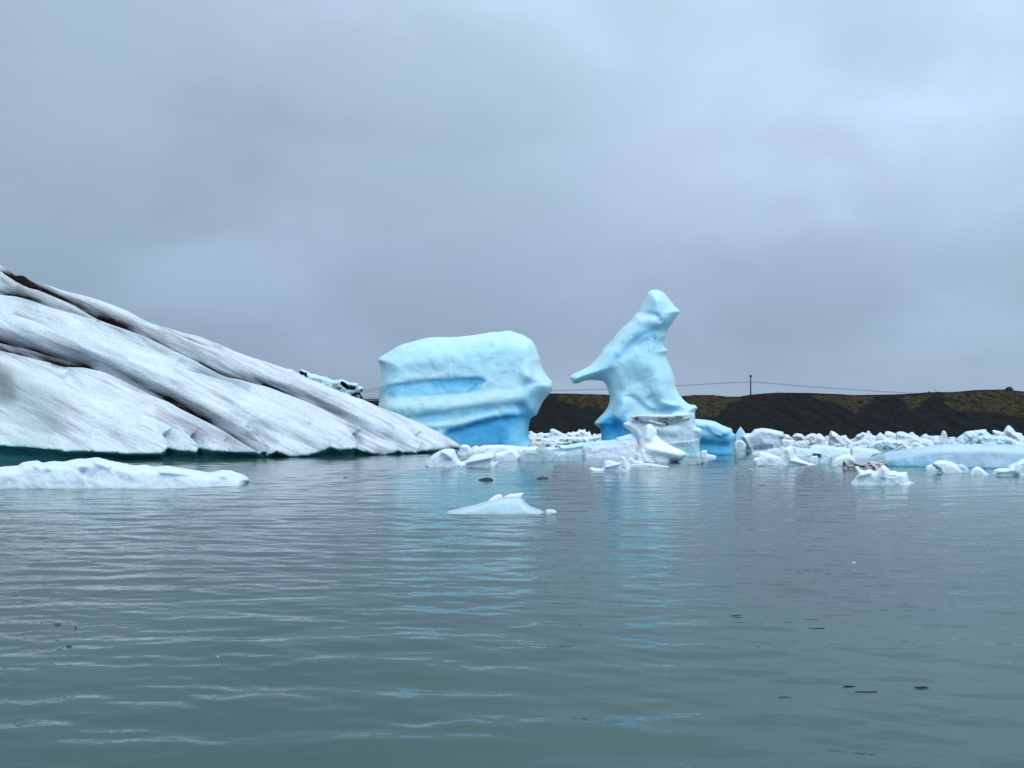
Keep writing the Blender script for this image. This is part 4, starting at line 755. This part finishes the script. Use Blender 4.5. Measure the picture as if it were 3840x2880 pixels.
ch('pointed white ice peak left of the slanting ridge', P('K', (40, 330), (80, 280), (150, 222), (190, 180), (222, 150), (260, 175), (300, 222), (380, 272), (400, 330)), 1669, s=2.6, base=(.74, .84, .9))
ch('white ice slab leaning right behind the pointed peak', P('K', (250, 330), (268, 190), (302, 138), (360, 140), (430, 165), (512, 210), (560, 330)), 1667, s=2.6, base=(.72, .81, .88), lean=.4)
ch('long slanting layered white ice ridge descending to the right', P('K', (430, 340), (442, 160), (480, 140), (540, 142), (620, 175), (720, 215), (820, 235), (930, 255), (965, 300), (990, 345)), 1672, s=2.8, base=(.70, .79, .86), lean=.5,
   steps=[(P('K', (450, 190), (560, 200), (700, 250), (940, 310)), .5, 6, None), (P('K', (450, 240), (600, 250), (760, 300)), .4, 6, None)], paint=[(P('K', (560, 205), (760, 270), (900, 310)), 4, (.5, .58, .64), .6)])
ch('tiny round ice knob on the lower end of the slanting ridge', P('K', (840, 270), (850, 235), (870, 212), (905, 215), (922, 245), (925, 275)), 1655, s=2.2)
ch('white ice hump with a teal underside, front centre of the far heap', P('K', (40, 385), (55, 335), (100, 292), (210, 262), (300, 248), (400, 262), (470, 250), (540, 272), (600, 330), (650, 360), (660, 385)), 1684, s=2.8, base=(.68, .82, .88), paint=[(P('K', (130, 360), (420, 372)), 8, (.26, .50, .54), .75)])
ch('small white wave-shaped ice piece right of the teal-bellied hump', P('K', (600, 372), (640, 315), (685, 280), (725, 290), (800, 330), (870, 352), (880, 372)), 1681, s=2.6)
ch('grey spire of ice with a rounded tip against the black bank', P('K', (925, 325), (935, 285), (955, 255), (1000, 235), (1020, 237), (1060, 192), (1085, 130), (1110, 127), (1135, 150), (1160, 232), (1197, 290), (1205, 325)), 1668, s=2.6, base=(.68, .72, .79), paint=[(P('K', (1000, 290), (1160, 290)), 8, PINK, .5)])
ch('big tilted white-blue ice slab behind the long blue floe', P('K', (1200, 340), (1215, 292), (1260, 275), (1290, 222), (1370, 170), (1410, 140), (1500, 128), (1680, 108), (1712, 150), (1760, 185), (1820, 210), (1830, 340)), 1672, s=3, base=(.60, .76, .86), T=3, lean=.3, steps=[(P('K', (1300, 300), (1400, 230), (1480, 170)), .5, 14, None), (P('K', (1420, 310), (1540, 240), (1640, 180)), .5, 14, None)], paint=[(P('K', (1420, 150), (1690, 125)), 6, (.76, .86, .92), .7)])
ch('white ice peak with a side spur at the far right of the heap', P('K', (1760, 320), (1785, 175), (1765, 135), (1790, 118), (1850, 130), (1925, 150), (1950, 100), (1978, 60), (2010, 55), (2050, 90), (2100, 150), (2180, 165), (2196, 200), (2230, 240), (2240, 320)), 1669, s=2.6, base=(.72, .80, .87), relief=[(P('K', (1960, 110), (2080, 200)), 8, .8)], paint=[(P('K', (1790, 170), (1880, 170)), 5, PINK, .6)])
ch('pale blue arched ice hump between the tilted slab and the long blue floe', P('K', (1480, 345), (1500, 300), (1520, 262), (1570, 212), (1650, 190), (1800, 200), (1970, 205), (2060, 240), (2140, 280), (2260, 320), (2330, 345)), 1676, s=3, base=(.58, .77, .88), T=2.5, steps=[(P('K', (1650, 280), (1720, 220), (1800, 250)), .5, 10, None)], paint=[(P('K', (1560, 260), (1640, 230)), 8, (.40, .62, .78), .7)])
ch('rounded pale ice lump cut by the right edge behind the long floe', P('K', (2100, 345), (2140, 270), (2200, 225), (2300, 210), (2400, 260), (2440, 345)), 1674, s=3, base=(.68, .8, .87))
# mid rows
ch('long flat pale floe, second row, below the two-lobed grey piece', P('J', (1225, 468), (1235, 345), (1300, 316), (1400, 322), (1500, 332), (1620, 355), (1700, 358), (1800, 372), (1850, 420), (1830, 470)), 1708, name='ice_floe', cat='ice floe', base=(.62, .75, .83), s=3, lean=.8, T=2., mat=M_white, namp=.1)
ch('wide smooth pale floe, second row, left of the long blue floe', P('J', (1790, 510), (1805, 380), (1850, 352), (1980, 360), (2090, 375)) + P('K', (100, 375), (190, 395), (247, 430), (215, 478), (120, 505)), 1717, name='ice_floe', cat='ice floe', base=(.62, .74, .81), s=3, lean=.8, T=2., mat=M_white, namp=.1, paint=[(P('J', (1810, 400), (1815, 480)), 6, (.44, .50, .56), .6)])
ch('low wedge-ended pale floe right of the white fin-shaped chunk', P('J', (1010, 485), (1028, 385), (1100, 370), (1260, 375), (1300, 400), (1400, 440), (1408, 462), (1300, 470)), 1711, name='ice_floe', cat='ice floe', base=(.60, .73, .81), s=3, lean=.7, T=1.6, mat=M_white, namp=.1, paint=[(P('J', (1200, 478), (1400, 464)), 4, (.3, .38, .42), .6)])
ch('grey lumpy floe between the large white block and the fin-shaped chunk', P('J', (425, 458), (455, 425), (520, 408), (620, 402), (700, 378), (780, 368), (810, 375), (850, 340), (890, 355), (900, 460)), 1704, name='ice_floe', cat='ice floe', base=(.58, .66, .73), s=2.8, lean=.6, T=1.4, mat=M_white, relief=[(P('J', (860, 360)), 7, .2)])
ch('white fin-shaped ice chunk with a long tail running right', P('J', (455, 540), (470, 505), (530, 490), (538, 432), (590, 428), (680, 436), (750, 468), (830, 490), (836, 430), (862, 380), (925, 352), (960, 338), (1020, 355), (1028, 430), (1055, 490), (1120, 530), (1230, 572), (1340, 602), (1290, 612)), 1744, base=(.80, .89, .94), s=3, lean=.15, T=.9, R=10, mat=M_white,
   relief=[(P('J', (940, 400), (980, 540), (1200, 590)), 10, .25)], paint=[(P('J', (760, 510), (900, 500)), 10, (.66, .80, .86), .6)])
ch('tiny white cube-like ice piece left of the upright teal fragment', P('J', (1225, 556), (1235, 512), (1278, 480), (1350, 476), (1363, 556)), 1731, s=2.4, mat=M_white, lin=True)
ch('upright translucent teal ice fragment beside the white domed chunk', P('J', (1370, 590), (1378, 548), (1422, 520), (1460, 465), (1520, 455), (1558, 490), (1532, 555), (1525, 592)), 1740, s=2.6, mat=M_clear, base=(.50, .68, .74))
ch('white domed ice chunk with a brown right flank', P('J', (1530, 615), (1560, 545), (1600, 500), (1690, 470), (1785, 440), (1840, 480), (1872, 530), (1880, 612)), 1746, s=2.8, mat=M_white, base=(.76, .86, .91), dirt=[(P('J', (1640, 610), (1700, 612)), 5, .5)])
ch('brown mud-stained ice chunk in front of the white dome', P('J', (1690, 645), (1700, 575), (1712, 532), (1760, 515), (1830, 530), (1900, 590), (1955, 605), (1990, 625), (2000, 650)), 1757, s=2.6, mat=M_dirty, base=(.60, .57, .60), T=.6, R=6, namp=.8, nscale=2.5, jag=2.2, dirt=[(P('J', (1700, 560), (1720, 620)), 7, .75), (P('J', (1800, 545), (1900, 610), (1990, 640)), 7, .7), (P('J', (1760, 640), (1900, 645)), 4, .9)])
ch('low mud-streaked ice ridge behind the front jagged white chunk', P('K', (-80, 660), (-60, 600), (0, 570), (60, 552), (110, 545), (180, 560), (230, 545), (265, 538), (312, 560), (322, 595), (260, 620), (230, 662)), 1759, s=2.6, mat=M_dirty, base=(.62, .58, .63), T=.6, R=6, namp=.8, nscale=2.5, jag=2.2, dirt=[(P('K', (-40, 630), (60, 620)), 7, .8), (P('K', (90, 610), (140, 640)), 8, .95), (P('K', (20, 560), (70, 580)), 4, .8), (P('K', (240, 560), (300, 575)), 7, .45)])
ch('long smooth light blue floe stretching off the right edge', P('K', (-60, 560), (10, 530), (80, 495), (200, 455), (330, 425), (500, 395), (700, 380), (830, 350), (980, 327), (1130, 313), (1350, 315), (1430, 312), (1600, 310), (1900, 315), (2212, 325), (2600, 340), (2900, 420), (3000, 650)),
   [(3220, 1733), (3320, 1748), (3480, 1752), (3700, 1757), (4100, 1757)], name='iceberg', cat='iceberg', mat=M_white, base=(.40, .58, .70), T=2.8, Tb=4, R=34, s=4.2, lean=.55, namp=.08, nscale=.45, jag=.5,
   paint=[(P('K', (330, 580), (600, 590), (900, 600), (1400, 610)), 16, (.22, .54, .64), .85), (P('K', (330, 612), (900, 635)), 4, (.35, .68, .74), .8), (P('K', (1400, 600), (2200, 640)), 22, (.34, .56, .66), .7), (P('K', (700, 400), (1200, 370), (2200, 390)), 22, (.60, .75, .85), .6), (P('K', (1100, 480), (1240, 475)), 5, (.72, .82, .88), .6)])
# front right
ch('rounded white ice chunk like an egg before the long blue floe', P('K', (985, 718), (1040, 690), (995, 655), (950, 615), (938, 580), (980, 550), (1050, 535), (1120, 540), (1200, 555), (1280, 590), (1330, 640), (1372, 690), (1375, 718)), 1775, s=2.8, mat=M_white, base=(.74, .83, .88), T=.9, R=14, namp=.1, steps=[(P('K', (1100, 712), (1060, 680), (1000, 640), (950, 600)), .2, 8, None)])
ch('low white ice toe at the left side of the egg-like chunk', P('K', (845, 665), (860, 620), (930, 590), (985, 620), (1050, 668)), 1761, s=2.6, mat=M_white)
ch('grey translucent ice lump leaning on the right of the egg-like chunk', P('K', (1250, 715), (1285, 592), (1340, 584), (1400, 608), (1442, 650), (1462, 690), (1465, 715)), 1774, s=2.8, mat=M_clear, base=(.52, .66, .72), T=.8)
ch('small white conical ice chunk right of the grey translucent lump', P('K', (1450, 738), (1462, 700), (1500, 652), (1550, 626), (1600, 628), (1650, 670), (1700, 715), (1745, 742)), 1781, s=2.8, mat=M_white, T=.8, R=12, namp=.12)
ch('lumpy white ice chunk cut off by the right edge of the photo', P('K', (1775, 752), (1785, 700), (1800, 668), (1850, 650), (1950, 645), (1990, 640), (2000, 610), (2080, 570), (2140, 545), (2175, 520), (2215, 523), (2320, 550), (2450, 620), (2500, 750)), 1784, s=3.2, mat=M_white, T=1.3, R=18, namp=.14, base=(.74, .85, .90), relief=[(P('K', (1860, 690), (2050, 680)), 12, .25), (P('K', (2150, 600), (2120, 700)), 16, .3)], steps=[(P('K', (2060, 740), (2140, 660), (2212, 600)), .2, 12, None)])
ch('bright white jagged ice chunk with two peaks, nearest on the right', P('Hc', (-50, 1440), (-20, 1400), (20, 1350), (52, 1305), (35, 1260), (14, 1218), (38, 1200), (70, 1210), (85, 1245), (140, 1256), (220, 1240), (280, 1270), (330, 1240), (368, 1190), (400, 1185), (440, 1220), (480, 1265), (530, 1258), (580, 1280), (690, 1275), (710, 1330), (722, 1390), (765, 1425), (770, 1440)), 1818, s=3.2, mat=M_white, base=(.75, .84, .89), T=1.5, R=17, namp=.12, nscale=1.2, lean=.3,
   steps=[(P('Hc', (300, 1300), (420, 1345), (580, 1355), (600, 1440)), .35, 16, None, .3)], relief=[(P('Hc', (370, 1220), (400, 1330)), 14, .4), (P('Hc', (60, 1330), (200, 1290)), 14, .3)], paint=[(P('Hc', (0, 1430), (300, 1440), (560, 1450)), 10, (.62, .82, .86), .6), (P('Hc', (260, 1340), (300, 1345)), 5, (.6, .68, .74), .6)])
berg('ice_chip', 'thin glassy ice splinter at the right end of the two-peaked white chunk', 'ice chip', P('Hc', (715, 1428), (730, 1390), (760, 1405), (800, 1428)), 1814, M_clear, base=(.55, .66, .72), T=.2, R=3, s=2.2)

# ------------------------------------------------------------------ brash ice in the distance, between and behind the traced pieces
rnd = random.Random(11)
def chunk_mesh(seed):
    V, Fc_ = [], []; rings, seg = 9, 14
    for i in range(rings):
        ph = math.pi * i / (rings - 1)
        for j in range(seg):
            th = 2 * math.pi * j / seg; v = Vector((math.sin(ph) * math.cos(th), math.sin(ph) * math.sin(th), math.cos(ph)))
            k = 1 + .55 * noise.noise(v * 1.3 + Vector((seed * 3.7, 0, 0))) + .25 * noise.noise(v * 3.1 + Vector((0, seed * 1.9, 0)))
            V.append(v * k)
    for i in range(rings - 1):
        for j in range(seg): Fc_.append((i * seg + j, (i + 1) * seg + j, (i + 1) * seg + (j + 1) % seg, i * seg + (j + 1) % seg))
    me = bpy.data.meshes.new('brash_ice'); me.from_pydata([tuple(v) for v in V], [], Fc_); me.update(); me.polygons.foreach_set('use_smooth', [True] * len(me.polygons))
    c = random.Random(seed).choice([(.74, .83, .9), (.68, .77, .85), (.60, .76, .86), (.76, .86, .92)])
    at = me.color_attributes.new('tint', 'FLOAT_COLOR', 'POINT'); at.data.foreach_set('color', np.tile(np.array([*c, 0.], 'f'), len(V)))
    me.materials.append(M_far); return me
MESHES = [chunk_mesh(s_) for s_ in range(1, 9)]
def scatter(n, x0, x1, y0, y1, wr, hr, label, group):
    for i in range(n):
        py = rnd.uniform(y0, y1); px = rnd.uniform(x0, x1); d = dist_of(py); x, y, _ = ray(px, py, d)
        w = rnd.uniform(*wr) / F * d; h = rnd.uniform(*hr) / F * d
        o = bpy.data.objects.new('brash_ice', rnd.choice(MESHES)); COL.objects.link(o)
        o.location = (x, y, 0); o.scale = (w * .5, w * .4, h); o.rotation_euler = (0, 0, rnd.uniform(0, 6.28))
        tag(o, label, 'ice chunk', group)
scatter(34, 1960, 2300, 1638, 1650, (18, 45), (5, 13), 'small white piece of far brash ice in the gap between the two blue icebergs', 'far brash ice between the blue icebergs')
scatter(70, 2860, 3900, 1645, 1668, (25, 70), (8, 20), 'small white piece of far brash ice along the foot of the black bank', 'far brash ice along the bank')
scatter(22, 2960, 3280, 1680, 1702, (25, 60), (5, 11), 'small pale piece of brash ice in the gaps of the second row of floes', 'brash ice between the floes')

# ------------------------------------------------------------------ bits floating on the open water
M_dark = ice_material('dark_debris_ice', rough=.6, sss=0, bump=.3, bscale=8, fine=20, var=.3)
M_dark.node_tree.nodes['Principled BSDF'].inputs['Specular IOR Level'].default_value = .15
def chip(label, name, cat, px, py, w, h, mat, col, seed, group=None, flat=.5):
    if sum(col) < .5: mat = M_dark
    if name == 'ice_sliver': flat = .10; h = h * .6
    elif py > 2200: w *= .8; h *= .7
    d = dist_of(py); x, y, _ = ray(px, py, d); rr = random.Random(seed); V, Fc_ = [], []; seg, rings = 16, 6
    for i in range(rings):
        ph = math.pi * i / (rings - 1)
        for j in range(seg):
            th = 2 * math.pi * j / seg; v = Vector((math.sin(ph) * math.cos(th), math.sin(ph) * math.sin(th), math.cos(ph)))
            k = 1 + .5 * noise.noise(v * 1.5 + Vector((seed * 2.3, 0, 0))) + .25 * noise.noise(v * 4 + Vector((seed, 0, 4)))
            V.append(Vector((v.x * w * .5 / F * d * k, v.y * w * flat * .5 / F * d * k, v.z * h / F * d * k)))
    for i in range(rings - 1):
        for j in range(seg): Fc_.append((i * seg + j, (i + 1) * seg + j, (i + 1) * seg + (j + 1) % seg, i * seg + (j + 1) % seg))
    o = mesh_obj(name, V, Fc_, mat, None, True, np.tile(np.array([*col, 0.]), (len(V), 1))); o.location = (x, y, 0)
    tag(o, label, cat, group); return o
DK = (.045, .062, .065); CL = (.30, .38, .42)
chip('dark lumpy ice fragment floating below the smooth white dome', 'ice_fragment', 'ice fragment', 1826, 1801, 52, 9, M_clear, (.05, .07, .07), 3)
chip('flat dark-rimmed ice fragment floating below the jagged teal chunk', 'ice_fragment', 'ice fragment', 2034, 1795, 44, 7, M_clear, (.08, .11, .12), 5)
chip('thin black ice sliver floating alone right of the tall iceberg reflection', 'ice_sliver', 'ice sliver', 2861, 1820, 32, 2.5, M_clear, DK, 7)
chip('long dark ice sliver off the left tip of the white fin-shaped chunk', 'ice_sliver', 'ice sliver', 2800, 1722, 60, 3, M_clear, (.06, .08, .09), 12)
chip('clear small ice bit, left of the pair below the rounded blue iceberg', 'ice_fragment', 'ice fragment', 2757, 1762, 18, 7, M_clear, CL, 14)
chip('clear grey ice bit, right of the pair below the rounded blue iceberg', 'ice_fragment', 'ice fragment', 2816, 1764, 34, 7, M_clear, CL, 15)
chip('short dark sliver left below the white fin-shaped chunk', 'ice_sliver', 'ice sliver', 2852, 1749, 22, 2, M_clear, DK, 16)
chip('short dark sliver straight below the white fin-shaped chunk', 'ice_sliver', 'ice sliver', 2902, 1758, 28, 2, M_clear, (.04, .05, .05), 17)
chip('ragged grey ice scraps floating under the tail of the fin-shaped chunk', 'ice_sliver', 'ice sliver', 3012, 1755, 62, 3, M_clear, (.2, .25, .28), 18)
chip('small dark ice fragment left of the pale blue wedge floe, below the striped iceberg', 'ice_fragment', 'ice fragment', 1296, 1792, 22, 3, M_clear, (.05, .07, .07), 21)
chip('tiny dark ice fragment right of the tip of the long low floe', 'ice_fragment', 'ice fragment', 1004, 1800, 16, 2, M_clear, (.07, .1, .1), 22)
chip('thin black sliver in open water under the reflection of the tall iceberg', 'ice_sliver', 'ice sliver', 2762, 2307, 44, 3, M_clear, DK, 31)
chip('thin black sliver in open water, middle of the lower right', 'ice_sliver', 'ice sliver', 3060, 2356, 62, 3, M_clear, DK, 32)
chip('dark sliver, left one of the close pair at lower right', 'ice_sliver', 'ice sliver', 3182, 2573, 44, 4, M_clear, DK, 33)
chip('long dark sliver, right one of the close pair at lower right', 'ice_sliver', 'ice sliver', 3248, 2594, 84, 4, M_clear, DK, 34)
chip('short thick black sliver furthest right in the lower water', 'ice_sliver', 'ice sliver', 3454, 2577, 58, 5, M_clear, DK, 35)
chip('faint dark sliver lowest in the open water at lower right', 'ice_sliver', 'ice sliver', 2944, 2614, 46, 3, M_clear, (.04, .06, .06), 36)
chip('dark glassy ice bit, middle and largest of three in a row at lower left', 'ice_fragment', 'ice fragment', 216, 2344, 28, 9, M_clear, (.06, .10, .10), 41)
chip('dark pea-sized ice bit, leftmost of three in a row at lower left', 'ice_fragment', 'ice fragment', 157, 2335, 9, 4, M_clear, DK, 42)
chip('dark pea-sized ice bit, rightmost of three in a row at lower left', 'ice_fragment', 'ice fragment', 284, 2354, 9, 5, M_clear, DK, 43)
chip('clear greenish ice bit, left of the touching pair at lower left', 'ice_fragment', 'ice fragment', 222, 2433, 26, 9, M_clear, (.10, .2, .2), 44)
chip('dark greenish ice bit, right of the touching pair at lower left', 'ice_fragment', 'ice fragment', 258, 2424, 24, 9, M_clear, (.07, .14, .14), 45)
chip('tiny clear ice cube in the open water left of centre', 'ice_fragment', 'ice fragment', 817, 2465, 14, 9, M_clear, (.32, .42, .44), 46)
chip('tiny white ice bit floating alone in the open water at right', 'ice_fragment', 'ice fragment', 3201, 2112, 16, 5, M_white, (.6, .7, .75), 47)
